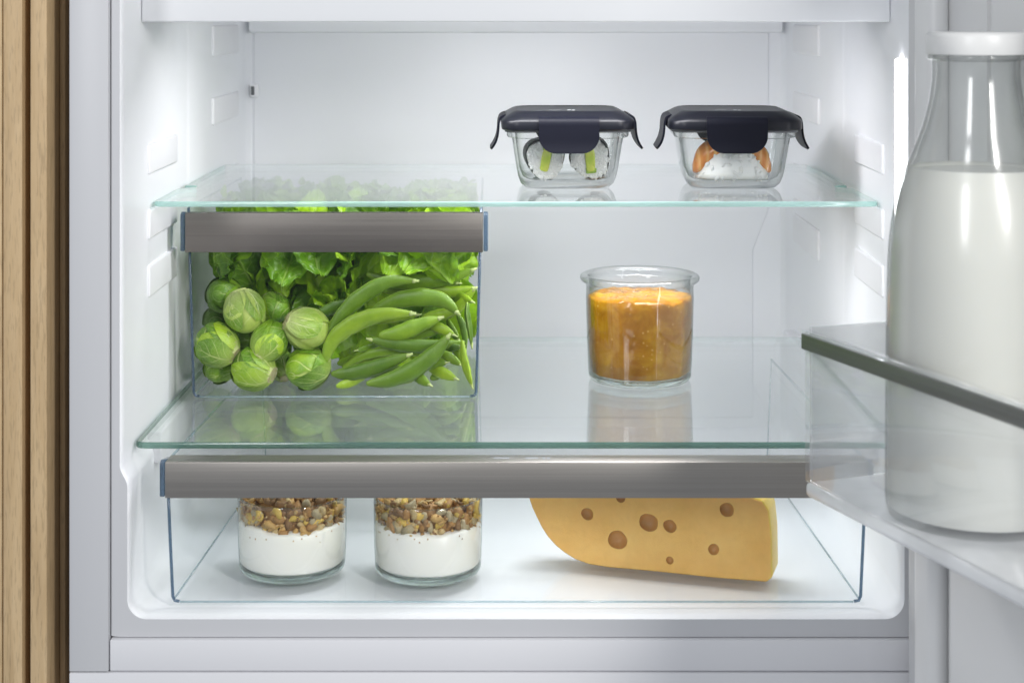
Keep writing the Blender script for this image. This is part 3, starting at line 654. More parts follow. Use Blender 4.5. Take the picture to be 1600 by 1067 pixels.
# ------------------------------------------------------------------ cheese
ca = math.atan2(-0.2875, 0.958); CL = 0.157
cc = thing('cheese_wedge', 'wedge of yellow holed cheese lying in the lower drawer', 'cheese', (0.1587 - CL * 0.958, 1.029 + CL * 0.2875, FZ + 0.0003), (0, 0, ca))
co = [(CL - 0.0035, 0.0006), (CL, 0.0042), (CL - 0.0004, 0.030), (CL - 0.0020, 0.045), (CL - 0.006, 0.0510), (CL - 0.014, 0.0532), (CL - 0.04, 0.0535), (0.04, 0.0520), (0.012, 0.0515), (0.003, 0.050), (0.0, 0.046), (0.0, 0.0395), (0.0022, 0.0335), (0.0050, 0.0280), (0.0085, 0.0215), (0.0125, 0.0160), (0.0175, 0.0110), (0.0235, 0.0068), (0.031, 0.0030), (0.040, 0.0008), (0.052, 0.0000), (0.08, 0.0003), (0.12, 0.0)]
def cheese_mat(f):
    n_ = f.normal
    c_ = f.calc_center_median()
    if abs(n_.y) > 0.75: return 0
    if n_.x > 0.5 and c_.x > CL * 0.8: return 2
    if n_.z > 0.6: return 2
    return 1
body = prism('cheese_body', co, 'y', 0.0, 0.027, None, cc, 0.0016, 3, world=False, mats=[M['cheese'], M['rind'], M['cut'], M['hole']], mfun=cheese_mat)
holes = [((918, 803), 10), ((965, 843), 15), ((1014, 816), 14.5), ((1047, 822), 10.5), ((1136, 796), 11), ((1115, 858), 9), ((1047, 875), 6), ((970, 777), 8)]
def on_face(px, py):
    # intersect the view ray with the cheese's cut face
    o = Vector(cc.location); nx, ny = -math.sin(-ca) * -1, 0
    fd = Vector((math.cos(ca), math.sin(ca), 0)); fn = Vector((fd.y, -fd.x, 0))
    d = Vector(((px - VX) / F, 1, -(py - VY) / F)); c0 = Vector((0, 0, ZC)); t = (o - c0).dot(fn) / d.dot(fn); p = c0 + d * t - o
    return p.dot(fd), p.z
cv, cf = [], []
for (h, r) in holes:
    u, z = on_face(*h); R_ = r * 1.06 / F
    bm = bmesh.new(); bmesh.ops.create_icosphere(bm, subdivisions=3, radius=R_ * 1.05); bm.verts.index_update(); off = len(cv)
    for v in bm.verts:
        q = v.co * (1 + 0.13 * nz3(v.co, 190, r * 3.1)); cv.append((u + q.x, -R_ * 0.30 + q.y, z + q.z))
    for f in bm.faces: cf.append([v.index + off for v in f.verts])
    bm.free()
cut = mesh('cutter', cv, cf, [M['cheese'], M['rind'], M['cut'], M['hole']], cc, world=False, midx=[3] * len(cf))
md = body.modifiers.new('holes', 'BOOLEAN'); md.object = cut; md.operation = 'DIFFERENCE'; md.solver = 'EXACT'
try: md.material_mode = 'INDEX'
except Exception: pass
bpy.context.view_layer.update()
dg = bpy.context.evaluated_depsgraph_get(); nm = bpy.data.meshes.new_from_object(body.evaluated_get(dg)); body.modifiers.clear(); body.data = nm
bpy.data.objects.remove(cut)
nm.polygons.foreach_set('use_smooth', [True] * len(nm.polygons))
try: nm.set_sharp_from_angle(angle=math.radians(35))
except Exception: pass

# ------------------------------------------------------------------ food boxes
SZ = 0.2487
def grains(n_, place, seed):
    rnd = random.Random(seed); vs, fs = [], []
    bm = bmesh.new(); bmesh.ops.create_icosphere(bm, subdivisions=2, radius=1); bm.verts.index_update(); bv = [v.co.copy() for v in bm.verts]; bf = [[v.index for v in f.verts] for f in bm.faces]; bm.free()
    for i in range(n_):
        p, nrm = place(rnd); off = len(vs); rot = (Euler((rnd.uniform(-.35, .35), rnd.uniform(0, 6), rnd.uniform(-.35, .35))).to_matrix()); s_ = rnd.uniform(.85, 1.15)
        for q in bv: vs.append(Vector(p) + rot @ Vector((q.x * 0.0021 * s_, q.y * 0.0012 * s_, q.z * 0.0012 * s_)))
        fs += [[k + off for k in f] for f in bf]
    return vs, fs
def food_box(label, px, yaw):
    Y = 1.172
    t = thing('food_box', label, 'food container', ((px - VX) * Y / F, Y, SZ), (0, 0, yaw))
    o = [(0.0262, 0.0), (0.0295, 0.0008), (0.0322, 0.0036), (0.0340, 0.0085), (0.0352, 0.015), (0.0366, 0.024), (0.0380, 0.0335), (0.0384, 0.0352), (0.0412, 0.0360), (0.0418, 0.0372), (0.0418, 0.0392), (0.0408, 0.0400)]
    i = [(0.0372, 0.0398), (0.0362, 0.0385), (0.0354, 0.032), (0.0340, 0.022), (0.0328, 0.0135), (0.0308, 0.0082), (0.0275, 0.0060), (0.022, 0.0056)]
    rings = [rr_ring(h, h, 0.012 if z < .034 else 0.0125, z, 7) for h, z in o + i]
    vs, fs = loft(rings, True, True); vs, fs = cap_merge(vs, fs)
    mesh('glass_bowl', vs, fs, M['bowl'], t, world=False, sharp=45)
    # lid: seal, rim, sloped shoulder and a shallow raised top
    L = [(0.0415, 0.0412), (0.0446, 0.0412), (0.0454, 0.0418), (0.0456, 0.0432), (0.0456, 0.0470), (0.0450, 0.0482), (0.0430, 0.0500), (0.0375, 0.0532), (0.0352, 0.0541), (0.0338, 0.0541), (0.0330, 0.0537), (0.030, 0.0536)]
    vs, fs = loft([rr_ring(h, h, 0.0125 if h > 0.035 else 0.009, z, 8) for h, z in L], True, True)
    lid = mesh('lid', vs, fs, M['navy'], t, world=False, sharp=38)
    vs, fs = loft([rr_ring(h, h, 0.012, z, 7) for h, z in [(0.0405, 0.0398), (0.0432, 0.0398), (0.0432, 0.04115), (0.0405, 0.04115)]], True, True)
    mesh('seal', vs, fs, M['seal'], t, world=False, smooth=False)
    # faint pale print on top
    for (u0, u1, v0, v1) in ((-0.013, -0.005, -0.020, -0.017), (0.000, 0.0022, -0.021, -0.012), (0.0028, 0.005, -0.023, -0.015)):
        mesh('lid_print', [(u0, v0, 0.05372), (u1, v0, 0.05372), (u1 + .001, v1, 0.05372), (u0 + .001, v1, 0.05372)], [(0, 1, 2, 3)], M['mark'], lid, world=False, smooth=False)
    # latches: a hinge strip that bends over the rim and flares at the tip
    def latch(a, hw, pts, tipround):
        nU = 14; th = 0.0015; top, bot = [], []; k = len(pts)
        s_acc = [0]
        for q in range(1, k): s_acc.append(s_acc[-1] + math.dist(pts[q], pts[q - 1]))
        tot = s_acc[-1]
        nrm = []
        for q in range(k):
            p0, p1 = pts[max(q - 1, 0)], pts[min(q + 1, k - 1)]; d = Vector((p1[0] - p0[0], p1[1] - p0[1])).normalized(); nrm.append(Vector((-d.y, d.x)))
        rows = []
        for q in range(k):
            rem = tot - s_acc[q]; wq = hw
            if rem < tipround: wq = hw - tipround + math.sqrt(max(0, tipround ** 2 - (tipround - rem) ** 2))
            rows.append((pts[q], nrm[q], wq))
        ring = []
        for (p, n_, wq) in rows:
            ring.append([(x * wq, p[0] + n_.x * th / 2, p[1] + n_.y * th / 2) for x in (-1, -.92, -.5, 0, .5, .92, 1)] + [(x * wq, p[0] - n_.x * th / 2, p[1] - n_.y * th / 2) for x in (1, .92, .5, 0, -.5, -.92, -1)])
        vs, fs = loft(ring, True, True)
        vs = [Matrix.Rotation(a, 3, 'Z') @ Vector((v[0], -v[1], v[2])) for v in vs]   # local: outward is -y
        vs, fs = cap_merge(vs, fs)
        mesh('latch', vs, fs, M['navy2'], lid, world=False, sharp=50)
    def smooth(p): return dense([tuple(x) for x in p], 4)
    front = smooth([(0.0425, 0.0502), (0.0456, 0.0490), (0.0470, 0.0465), (0.0472, 0.043), (0.0474, 0.038), (0.0477, 0.0330), (0.0483, 0.0295), (0.0490, 0.0270), (0.0492, 0.0262)])
    fl = smooth([(0.0425, 0.0502), (0.0458, 0.0488), (0.0472, 0.0455), (0.0476, 0.041), (0.0480, 0.0370), (0.0492, 0.0325), (0.0510, 0.0290), (0.0528, 0.0265)])
    latch(0, 0.0205, front, 0.012); latch(PI, 0.0205, front, 0.012); latch(PI / 2, 0.0205, fl, 0.006); latch(-PI / 2, 0.0205, fl, 0.006)
    return t
b1 = food_box('left navy-lidded glass box with two sushi rolls inside', 884, math.radians(1))
b2 = food_box('right navy-lidded glass box with salmon nigiri inside', 1141, math.radians(-1.5))

def maki(label, px, py, yaw, tilt, seed):
    Y = 1.153; c_ = P(px, py, Y)
    t = thing('sushi_roll', label, 'sushi', (c_.x, Y, SZ + 0.0062 + 0.0136), (0, 0, yaw), group='avocado sushi rolls')
    R = 0.0135
    def rf(a): return 1 + 0.07 * math.cos(3 * a + PI / 2 + seed) + 0.03 * math.cos(2 * a + seed)
    # rice disc, slightly bulged and lumpy
    rings = []
    for (k, y) in ((0.35, -0.0012), (0.72, -0.0008), (0.94, 0.0), (1.01, 0.0018), (1.0, 0.0045), (0.98, 0.008), (0.98, 0.026)):
        rings.append([(R * .95 * k * rf(2 * PI * i / 40) * math.cos(2 * PI * i / 40), y, R * .95 * k * rf(2 * PI * i / 40) * math.sin(2 * PI * i / 40)) for i in range(40)])
    vs, fs = loft(rings, True, True)
    def place(rnd):
        a = rnd.uniform(0, 2 * PI); k = math.sqrt(rnd.uniform(0.03, 0.96)); rr = R * .95 * k * rf(a)
        return (rr * math.cos(a), -0.0005 + 0.0014 * k * k, rr * math.sin(a)), None
    gv, gf = grains(240, place, seed); off = len(vs)
    rice = mesh('rice', list(vs) + gv, fs + [[i + off for i in f] for f in gf], M['rice'], t, world=False)
    ring = []
    for (dr_, y) in ((-0.0004, 0.0052), (0.0002, 0.0048), (0.0006, 0.0062), (0.0006, 0.027), (0, 0.0272)):
        ring.append([((R * rf(2 * PI * i / 40) + dr_) * math.cos(2 * PI * i / 40), y + 0.0008 * nz3((math.cos(i / 6), math.sin(i / 6), 0), 3, seed), (R * rf(2 * PI * i / 40) + dr_) * math.sin(2 * PI * i / 40)) for i in range(40)])
    vs, fs = loft(ring, False, True); mesh('nori', vs, fs, M['nori'], t, world=False)
    # avocado stick
    def stick(nm, hw, z0, z1, y0, mat):
        m = Matrix.Rotation(tilt, 3, 'Y'); rings = []; cz, hh = (z0 + z1) / 2, (z1 - z0) / 2
        for (k, y) in ((0.55, y0), (0.90, y0 + 0.0001), (1.0, y0 + 0.0006), (1.0, 0.02)):
            rg = []
            for i in range(36):
                t_ = 2 * PI * i / 36; cs, sn = math.cos(t_), math.sin(t_); x = math.copysign(abs(cs) ** 0.45, cs); z = math.copysign(abs(sn) ** 0.45, sn)
                q = 1 + 0.16 * noise.noise(Vector((cs * 1.6, sn * 2.4, seed + hw * 900))) + 0.07 * noise.noise(Vector((cs * 5, sn * 6, seed)))
                rg.append(m @ Vector((hw * k * x * q, y + 0.0005 * nz3((x, z, 0), 3, seed), cz + hh * k * z * (1 + 0.05 * noise.noise(Vector((cs * 4, sn * 3, seed + 7)))))))
            rings.append(rg)
        v, f = loft(rings, True, True); mesh(nm, v, f, mat, t, world=False, sharp=55)
    stick('avocado', 0.0033, -0.0085, 0.0080, -0.0028, M['avocado'])
    stick('avocado_rim', 0.0037, (0.0055 if seed < 5 else -0.0098), (0.0098 if seed < 5 else -0.0058), -0.0023, M['skin_green'])
maki('left sushi roll with slanted avocado filling in the glass box', 853, 252, math.radians(4), math.radians(12), 3)
maki('right sushi roll with upright avocado filling in the glass box', 922, 252, math.radians(-4), math.radians(-5), 8)

c_ = P(1142, 250, 1.166)
ng = thing('salmon_nigiri', 'salmon nigiri sushi on white rice in the right box', 'sushi', (c_.x, 1.160, SZ + 0.0061))
def mound(k=1.0):
    vs, fs = [], []; n, m = 36, 14
    for j in range(m + 1):
        ph = PI / 2 * j / m
        for i in range(n):
            t_ = 2 * PI * i / n; r = math.cos(ph) ** 0.55; z = math.sin(ph) ** 0.8
            p = Vector((0.0242 * k * r * math.cos(t_), 0.0150 * k * r * math.sin(t_), 0.0242 * k * z)); p += p.normalized() * 0.0008 * nz3(p, 260, 4); vs.append(p)
    for j in range(m):
        for i in range(n): fs.append((j * n + i, j * n + (i + 1) % n, (j + 1) * n + (i + 1) % n, (j + 1) * n + i))
    fs.append(list(range(n))[::-1]); return vs, fs
vs, fs = mound()
def placen(rnd):
    p = vs[rnd.randrange(len(vs) - 40)]; return tuple(Vector(p) * rnd.uniform(0.968, 0.990) + Vector((0, 0, 0.0006))), None
gv, gf = grains(200, placen, 5); off = len(vs)
mesh('rice', list(vs) + gv, fs + [[i + off for i in f] for f in gf], M['rice'], ng, world=False)
# salmon slice drapes over the mound, hanging low at its two ends
def capp(t_, ph, k):
    r = max(0, math.cos(ph)) ** 0.55; z = math.sin(ph) ** 0.8
    p = Vector((0.0246 * k * r * math.cos(t_), 0.0152 * k * r * math.sin(t_), 0.0244 * (k * z + (k - 1) * 0.2)))
    return p + p.normalized() * 0.0007 * nz3(p, 200, 9)
n_, rows = 72, []
def phm(t_): return 0.08 + 0.92 * abs(math.sin(t_)) ** 2.4 + 0.10 * noise.noise(Vector((math.cos(t_) * 2, math.sin(t_) * 2, 3)))
rows.append([capp(2 * PI * i / n_, phm(2 * PI * i / n_) + 0.03, 0.97) for i in range(n_)])
rows.append([capp(2 * PI * i / n_, phm(2 * PI * i / n_), 1.04) for i in range(n_)])
rows.append([capp(2 * PI * i / n_, phm(2 * PI * i / n_) + 0.02, 1.10) for i in range(n_)])
for q in range(1, 11): rows.append([capp(2 * PI * i / n_, phm(2 * PI * i / n_) + 0.03 + (PI / 2 - 0.04 - phm(2 * PI * i / n_)) * q / 10, 1.13) for i in range(n_)])
sv, sf = loft(rows, False, True); mesh('salmon', sv, sf, M['salmon'], ng, world=False)

# ------------------------------------------------------------------ vegetables in the narrow drawer
VZ = 0.1108
def zoomP(X, Yz, depth): return P(220 + X / 2.541, 220 + Yz / 2.541, depth)
def leaf_patch(r, ph0, W, seed, off, v0=0.10, v1=1.0, nu=16, nv=14, full=False):
    """one sprout leaf wrapping a ball: longitude centre ph0, half width W"""
    vs, fs, uv = [], [], []
    for j in range(nv + 1):
        v = j / nv; th = (v0 + (v1 - v0) * v) * PI * 0.86
        shape = 1.0 if full else math.sin(PI * min(1, 0.16 + 0.80 * v)) ** 0.6
        for i in range(nu + 1):
            u = -1 + 2 * i / nu; ph = ph0 + u * W * shape
            edge = max(abs(u) ** 6, max(0, v - 0.8) * 3.5 * (v > 0.8))
            rr = r * (1 + off + 0.045 * edge * (1 if off > 0 else 0)) + r * 0.020 * nz3((math.cos(ph) * math.sin(th), math.sin(ph) * math.sin(th), math.cos(th)), 2.6, seed) 
            ridge = 0.012 * math.exp(-(u / 0.07) ** 2) * (1 - v)
            rr *= 1 + ridge
            vs.append((rr * math.sin(th) * math.cos(ph), rr * math.sin(th) * math.sin(ph), -rr * math.cos(th) * 1.10)); uv.append((0.5 + u / 2, v))
    for j in range(nv):
        for i in range(nu):
            a = j * (nu + 1) + i; fs.append((a, a + 1, a + nu + 2, a + nu + 1))
    return vs, fs, uv
SPR = 0
def sprout(label, px, py, rpx, Y, axis, dark=False):
    """axis: direction of the cut stem (x right, y away, z up)"""
    global SPR; SPR += 1; seed = SPR * 3.7
    r = rpx * Y / F; c_ = P(px, py, Y); c_.z = max(c_.z, VZ + r * 1.0)
    q = Vector(axis).normalized().to_track_quat('-Z', 'Y')
    t = thing('brussels_sprout', label, 'brussels sprout', c_, q.to_euler(), group='brussels sprouts in the vegetable drawer')
    m = M['sprout_d'] if dark is True else M['sprout_p'] if dark == 2 else M['sprout']; rnd = random.Random(SPR)
    vs, fs, uv = leaf_patch(r * 0.985, 0, PI, seed, 0.0, 0.02, 1.16, 28, 16, True)
    mesh('heart', vs, fs, m, t, uvs=uv, world=False)
    n = 8
    for k in range(n):
        vs, fs, uv = leaf_patch(r, 2 * PI * k / n * 1.0 + (k % 2) * 0.5 + rnd.uniform(-.25, .25), rnd.uniform(0.62, 0.95), seed + k, 0.010 + 0.010 * k, 0.09, rnd.uniform(0.62, 0.98))
        mesh('leaf', vs, fs, m, t, uvs=uv, world=False)
    rs = r * 0.42; wob = lambda a_, z: 1 + 0.07 * math.cos(2 * a_ + seed) + 0.04 * math.cos(5 * a_ + seed)
    pv, pf = lathe_data([(rs * 0.98, -r * 1.125), (rs * 1.06, -r * 1.05), (rs * 1.25, -r * 0.96), (rs * 1.60, -r * 0.84)], 28, wob)
    pv, pf = cap_merge(pv, pf); mesh('leaf_base', pv, pf, M['pale_base'], t, world=False)
    pv, pf = lathe_data([(0.0002, -r * 1.135), (rs * 0.5, -r * 1.145), (rs * 0.86, -r * 1.14), (rs * 0.975, -r * 1.125)], 28, wob)
    pv, pf = cap_merge([Vector(v) + Vector((0, 0, 0.0004 * nz3(v, 500, seed))) for v in pv], pf); mesh('cut_stem', pv, pf, M['stem'], t, world=False, sharp=60)
    return t
SP = [
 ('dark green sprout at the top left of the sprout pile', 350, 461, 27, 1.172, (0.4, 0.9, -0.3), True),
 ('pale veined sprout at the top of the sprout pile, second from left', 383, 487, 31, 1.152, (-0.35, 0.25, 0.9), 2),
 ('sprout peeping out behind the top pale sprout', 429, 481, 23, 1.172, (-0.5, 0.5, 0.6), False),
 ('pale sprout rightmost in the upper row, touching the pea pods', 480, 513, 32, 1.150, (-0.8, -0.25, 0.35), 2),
 ('sprout in the centre of the pile with stem pointing down', 422, 532, 29, 1.1485, (-0.55, -0.40, -0.75), False),
 ('leftmost sprout beside the drawer wall with cut stem at its right', 338, 538, 32, 1.1485, (0.80, -0.25, -0.45), False),
 ('bottom front sprout with a broad cream cut stem', 395, 581, 32, 1.1485, (0.86, -0.30, -0.25), False),
 ('bottom right sprout of the pile, next to the lowest pea pods', 480, 579, 32, 1.1500, (0.75, 0.55, 0.2), False),
 ('small sprout in the bottom left corner under the leftmost sprout', 343, 583, 23, 1.168, (0.5, 0.7, 0.4), False),
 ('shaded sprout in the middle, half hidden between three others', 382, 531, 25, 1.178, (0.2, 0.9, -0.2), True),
 ('creamy sprout base showing between the two bottom sprouts', 440, 573, 22, 1.178, (0.3, -0.6, -0.7), False),
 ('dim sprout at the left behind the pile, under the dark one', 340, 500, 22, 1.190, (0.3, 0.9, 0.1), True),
]
for a in SP: sprout(*a)

PODN = 0
def pea_pod(label, pts, wz, Y0, Y1=None, stem=True):
    """pts: points along the pod in enlarged-photo units; wz: width there"""
    global PODN; PODN += 1; rnd = random.Random(PODN * 5)
    Y1 = Y1 or Y0; k = len(pts); W = wz * 0.87 / 2.541 * Y0 / F / 2
    ctrl = [zoomP(x, y, Y0 + (Y1 - Y0) * i / (k - 1)) for i, (x, y) in enumerate(pts)]
    # densify
    cp = []
    for i in range(k - 1):
        p0, p1, p2, p3 = ctrl[max(i - 1, 0)], ctrl[i], ctrl[i + 1], ctrl[min(i + 2, k - 1)]
        for j in range(int(24 / (k - 1)) + 1):
            t = j / (int(24 / (k - 1)) + 1); cp.append(0.5 * (2 * p1 + (p2 - p0) * t + (2 * p0 - 5 * p1 + 4 * p2 - p3) * t * t + (3 * p1 - p0 - 3 * p2 + p3) * t ** 3))
    cp.append(ctrl[-1]); n = len(cp); low = min(p.z for p in cp); base = cp[0].copy()
    lift = max(0, VZ + W * 0.55 - low)
    cp = [p + Vector((0, 0, lift)) for p in cp]; base = cp[n // 2].copy()
    t = thing('pea_pod', label, 'pea pod', base, group='sugar snap pea pods in the vegetable drawer')
    rad = []
    for i in range(n):
        s_ = i / (n - 1); rad.append(W * max(0.10, (math.sin(PI * (0.03 + 0.945 * s_)) ** 0.72)) * (1 + 0.035 * math.sin(s_ * 2 * PI * (4 + PODN % 3) + PODN)))
    m = 20; vs, uv = [], []
    up0 = Vector((0, -0.12, 1)); prev = None
    for i, p in enumerate(cp):
        d = (cp[min(i + 1, n - 1)] - cp[max(i - 1, 0)]).normalized(); u = prev or up0; u = (u - d * u.dot(d)).normalized(); prev = u; s_ = d.cross(u)
        for j in range(m):
            a = 2 * PI * j / m; ca_, sa = math.cos(a), math.sin(a)
            e = 1 + 0.05 * max(0, math.cos(a)) ** 12 + 0.05 * max(0, -math.cos(a)) ** 12
            vs.append(p + u * ca_ * rad[i] * e + s_ * sa * rad[i] * 0.56); uv.append(((0.25 + j / m) % 1.0, i / n))
    fs = [(i * m + j, i * m + (j + 1) % m, (i + 1) * m + (j + 1) % m, (i + 1) * m + j) for i in range(n - 1) for j in range(m)] + [list(range(m))[::-1], [(n - 1) * m + j for j in range(m)]]
    mesh('pod', vs, fs, M['pod'], t, uvs=uv)
    if stem:
        d = (cp[-1] - cp[-3]).normalized(); e = cp[-1]
        pth = [e - d * 0.0022, e - d * 0.0008, e + d * 0.0010, e + d * 0.0026]
        sv_, sf_ = sweep(pth, [W * 0.26, W * 0.30, W * 0.17, W * 0.15], 10); mesh('stem_tip', sv_, sf_, M['podtip'], t)
    return t
PD = [
 ('long pea pod rising from the sprouts, topmost and frontmost', [(735, 785), (800, 690), (880, 615), (985, 560), (1090, 556)], 78, 1.150, 1.158),
 ('broad curved pea pod in the middle front, ending in a pale stem', [(728, 885), (765, 790), (850, 725), (960, 690), (1078, 686)], 92, 1.1475, 1.152),
 ('straight pea pod along the top edge under the lettuce', [(895, 528), (1000, 560), (1110, 560), (1230, 545), (1320, 512)], 70, 1.178, 1.172),
 ('wide pea pod lying below the top pods, tip pointing down right', [(905, 690), (1000, 640), (1110, 622), (1200, 635), (1258, 684)], 82, 1.166, 1.162),
 ('pea pod half hidden beneath the top one, reaching the right wall', [(1030, 610), (1130, 594), (1230, 600), (1325, 585)], 58, 1.186, 1.172),
 ('shiny plump pea pod right of the pale-stemmed one', [(945, 772), (1020, 765), (1100, 735), (1190, 703)], 78, 1.160, 1.164),
 ('nearly level pea pod under the shiny one', [(1290, 800), (1190, 812), (1080, 815), (985, 806), (908, 788)], 62, 1.166, 1.160),
 ('lower front pea pod beside the bottom right sprout', [(755, 925), (840, 922), (950, 893), (1066, 850)], 72, 1.149, 1.151),
 ('large slanting pea pod in the lower right front', [(895, 965), (990, 950), (1090, 905), (1170, 840), (1222, 776)], 84, 1.1475, 1.153),
 ('pea pod behind the sprouts, left of the long rising pod', [(690, 700), (760, 665), (850, 636)], 58, 1.172, 1.180),
 ('small bright pea pod flat on the drawer floor between sprout and slanting pod', [(775, 992), (835, 975), (910, 938)], 46, 1.1465, 1.156),
 ('upright pea pod against the right wall, upper one', [(1296, 640), (1296, 690), (1306, 750), (1314, 812)], 52, 1.152, 1.150),
 ('upright pea pod against the right wall, lower one', [(1276, 815), (1282, 880), (1296, 940), (1314, 996)], 58, 1.1475, 1.146),
 ('stubby bright pea pod right of the shiny plump one', [(1140, 735), (1190, 745), (1245, 772)], 50, 1.172, 1.166),
 ('short pale pea pod right of the large slanting one', [(1180, 838), (1222, 858), (1272, 890)], 46, 1.166, 1.160),
 ('short pea pod on the floor right of the slanting pod', [(1076, 950), (1105, 968), (1148, 996)], 56, 1.160, 1.149),
 ('dark short pea pod lying at the lower right behind others', [(1140, 900), (1190, 918), (1252, 945)], 58, 1.170, 1.158),
 ('thin pea pod tucked under the large slanting pod', [(1110, 905), (1160, 890), (1215, 880)], 38, 1.168, 1.162),
 ('pea pod stub with pale end in the dark gap below the broad pod', [(960, 800), (905, 820), (856, 832)], 30, 1.180, 1.163),
 ('narrow pea pod behind the left end of the long rising pod', [(735, 760), (775, 715), (840, 670)], 44, 1.164, 1.170),
 ('pea pod crossing behind the upper right ends of the others', [(1195, 710), (1260, 660), (1325, 590)], 46, 1.178, 1.164),
 ('dim pea pod deep in the gap under the broad pod', [(780, 885), (880, 865), (990, 850)], 60, 1.188, 1.186),
 ('shadowed pea pod at the right between the stubby and upright pods', [(1215, 705), (1240, 760), (1262, 790)], 46, 1.184, 1.178),
 ('floor pea pod in the right corner behind the short floor pod', [(1150, 985), (1180, 965), (1210, 945)], 44, 1.168, 1.172),
 ('pale pea pod end above the shiny one, under the wide pod', [(1120, 700), (1190, 690), (1262, 668)], 50, 1.176, 1.170),
 ('dim pea pod between the wide pod and the broad pale-stemmed pod', [(900, 720), (1000, 700), (1100, 690)], 52, 1.184, 1.180),
 ('dim pea pod on the floor behind the lower front pods', [(820, 950), (930, 935), (1050, 925)], 54, 1.180, 1.176),
 ('pea pod tip poking up by the right wall under the top pod', [(1235, 640), (1270, 620), (1318, 640)], 40, 1.184, 1.160),
 ('greyish pea pod low at the right behind the upright pod', [(1205, 800), (1250, 830), (1285, 900)], 44, 1.178, 1.166),
 ('slim pea pod just below the top one, left of the right wall', [(960, 600), (1060, 585), (1160, 570), (1260, 566)], 48, 1.188, 1.182),
 ('slim pea pod between the shiny plump pod and the level one', [(1010, 790), (1100, 775), (1205, 745)], 42, 1.174, 1.172),
 ('slim shaded pea pod above the lower front pod', [(800, 900), (900, 850), (1010, 835), (1120, 850)], 44, 1.172, 1.168),
 ('slim pea pod under the tip of the slanting pod at right', [(1150, 880), (1205, 830), (1275, 815)], 40, 1.172, 1.162),
 ('slim pea pod lying along the floor near the right corner', [(1000, 990), (1060, 985), (1130, 955)], 40, 1.166, 1.170),
 ('slim pea pod standing behind the upright ones at the right wall', [(1255, 690), (1280, 740), (1290, 830)], 40, 1.172, 1.166),
]
for a in PD: pea_pod(*a)

# lettuce: one loose heap of leaves filling the drawer behind and above
lt = thing('lettuce', 'heap of bright green lettuce leaves filling the back of the vegetable drawer', 'lettuce', (-0.123, 1.245, VZ))
def lettuce_mesh(k):
    rnd = random.Random(100 + k); nu, nv = 26, 22; vs, fs, uv = [], [], []; wd, ln = rnd.uniform(0.026, 0.034), rnd.uniform(0.055, 0.075); sd = k * 9.1; curl = rnd.uniform(6, 16); cup = rnd.uniform(4, 14)
    for j in range(nv + 1):
        v = j / nv; shape = (math.sin(PI * min(1, 0.06 + 0.90 * v)) ** 0.65) * (0.62 + 0.38 * v)
        for i in range(nu + 1):
            u = -1 + 2 * i / nu; e = abs(u) ** 2
            x = u * wd * shape * (1 + 0.10 * noise.noise(Vector((v * 7, u * 2, sd)))); y = v * ln * (1 - 0.10 * abs(u) ** 3) + 0.003 * noise.noise(Vector((u * 5, v, sd)))
            z = curl * (y - ln * .4) ** 2 * 0.6 + cup * x * x + e * 0.0095 * noise.noise(Vector((v * 9.0, u * 1.8, sd + 4))) + 0.0042 * noise.noise(Vector((x * 95, y * 95, sd))) + 0.0022 * noise.noise(Vector((x * 240, y * 240, sd))) - 0.0020 * math.exp(-(u / .08) ** 2)
            vs.append((x, y - ln * .45, z)); uv.append((0.5 + u / 2, v))
    for j in range(nv):
        for i in range(nu): a = j * (nu + 1) + i; fs.append((a, a + 1, a + nu + 2, a + nu + 1))
    o = mesh('leaf', vs, fs, M['lettuce'], None, uvs=uv); me = o.data; bpy.data.objects.remove(o); return me
LM = [lettuce_mesh(k) for k in range(9)]
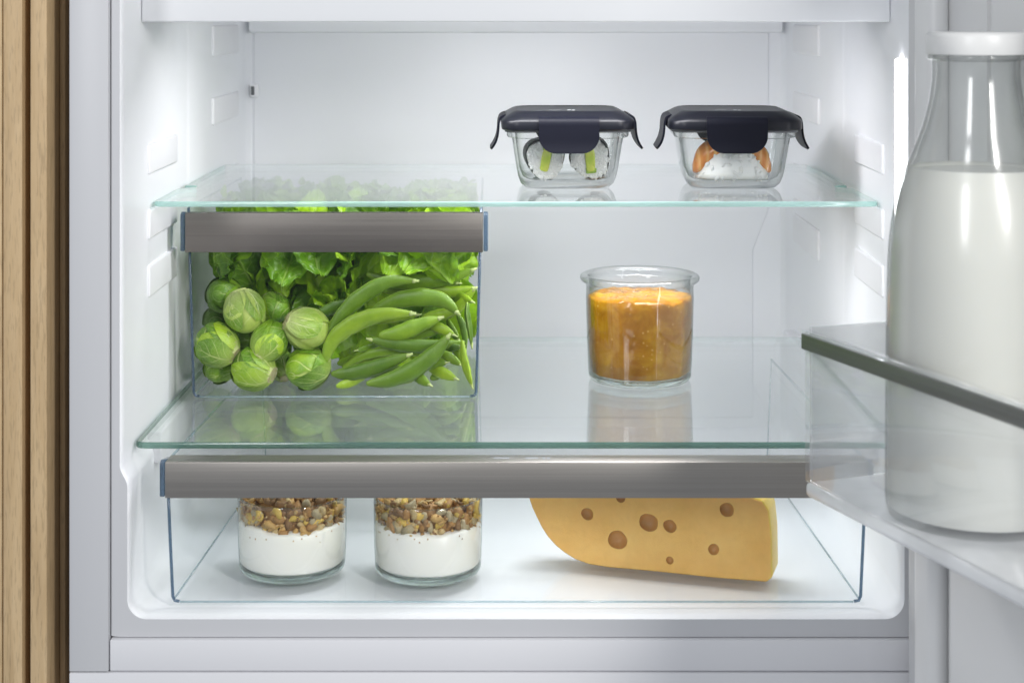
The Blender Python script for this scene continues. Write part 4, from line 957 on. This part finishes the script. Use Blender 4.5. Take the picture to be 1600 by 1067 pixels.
def put_leaf(x, y, z, rx, ry, rz, s_, k):
    me = LM[k % len(LM)]; R_ = Euler((rx, ry, rz)).to_matrix() * s_
    vv = [R_ @ v.co for v in me.vertices]; p = [x, y, z]
    for ax, lo, hi in ((0, -0.2165, -0.0280), (1, 1.1350, 1.3250), (2, VZ + 0.001, 0.2435)):     # stays inside the drawer and below the shelf
        mn, mx = min(v[ax] for v in vv), max(v[ax] for v in vv)
        p[ax] = max(p[ax], lo - mn); p[ax] = min(p[ax], hi - mx)
    o = bpy.data.objects.new('leaf', me); COL.objects.link(o); o.parent = lt
    o.location = Vector(p) - lt.location; o.rotation_euler = (rx, ry, rz); o.scale = (s_, s_, s_)
rl = random.Random(31)
for i in range(72):
    row = i % 4
    x = -0.215 + 0.186 * ((i // 4) + rl.random()) / 18.0; y = (1.166, 1.190, 1.235, 1.282)[row] + rl.uniform(-.008, .012); z = (0.205, 0.225, 0.232, 0.232)[row] + rl.uniform(-0.012, 0.008)
    put_leaf(x, y, z, math.radians(rl.uniform(20, 100) if row < 2 else rl.uniform(-15, 50)), math.radians(rl.uniform(-40, 40)), math.radians(rl.uniform(-70, 70) + (180 if rl.random() < .45 else 0)), rl.uniform(0.5, 0.8), i)
for i in range(54):      # darker depth behind sprouts and pods
    put_leaf(rl.uniform(-0.198, -0.048), rl.uniform(1.195, 1.255), rl.uniform(0.125, 0.200), math.radians(rl.uniform(60, 120)), math.radians(rl.uniform(-40, 40)), math.radians(rl.uniform(-60, 60)), rl.uniform(0.7, 0.95), i)
for i in range(44):
    put_leaf(rl.uniform(-0.205, -0.040), rl.uniform(1.265, 1.315), rl.uniform(0.125, 0.205), math.radians(rl.uniform(60, 120)), math.radians(rl.uniform(-40, 40)), math.radians(rl.uniform(-50, 50)), rl.uniform(0.75, 0.98), i)
for i in range(12):      # leaves standing along the two side walls
    sd_ = -1 if i % 3 else 1
    put_leaf(-0.23 if sd_ < 0 else -0.02, (1.165 if sd_ < 0 else 1.215) + 0.010 * i, rl.uniform(0.19, 0.23), math.radians(rl.uniform(60, 100)), math.radians(rl.uniform(-20, 20)), math.radians(sd_ * rl.uniform(35, 75)), rl.uniform(0.6, 0.85), i)
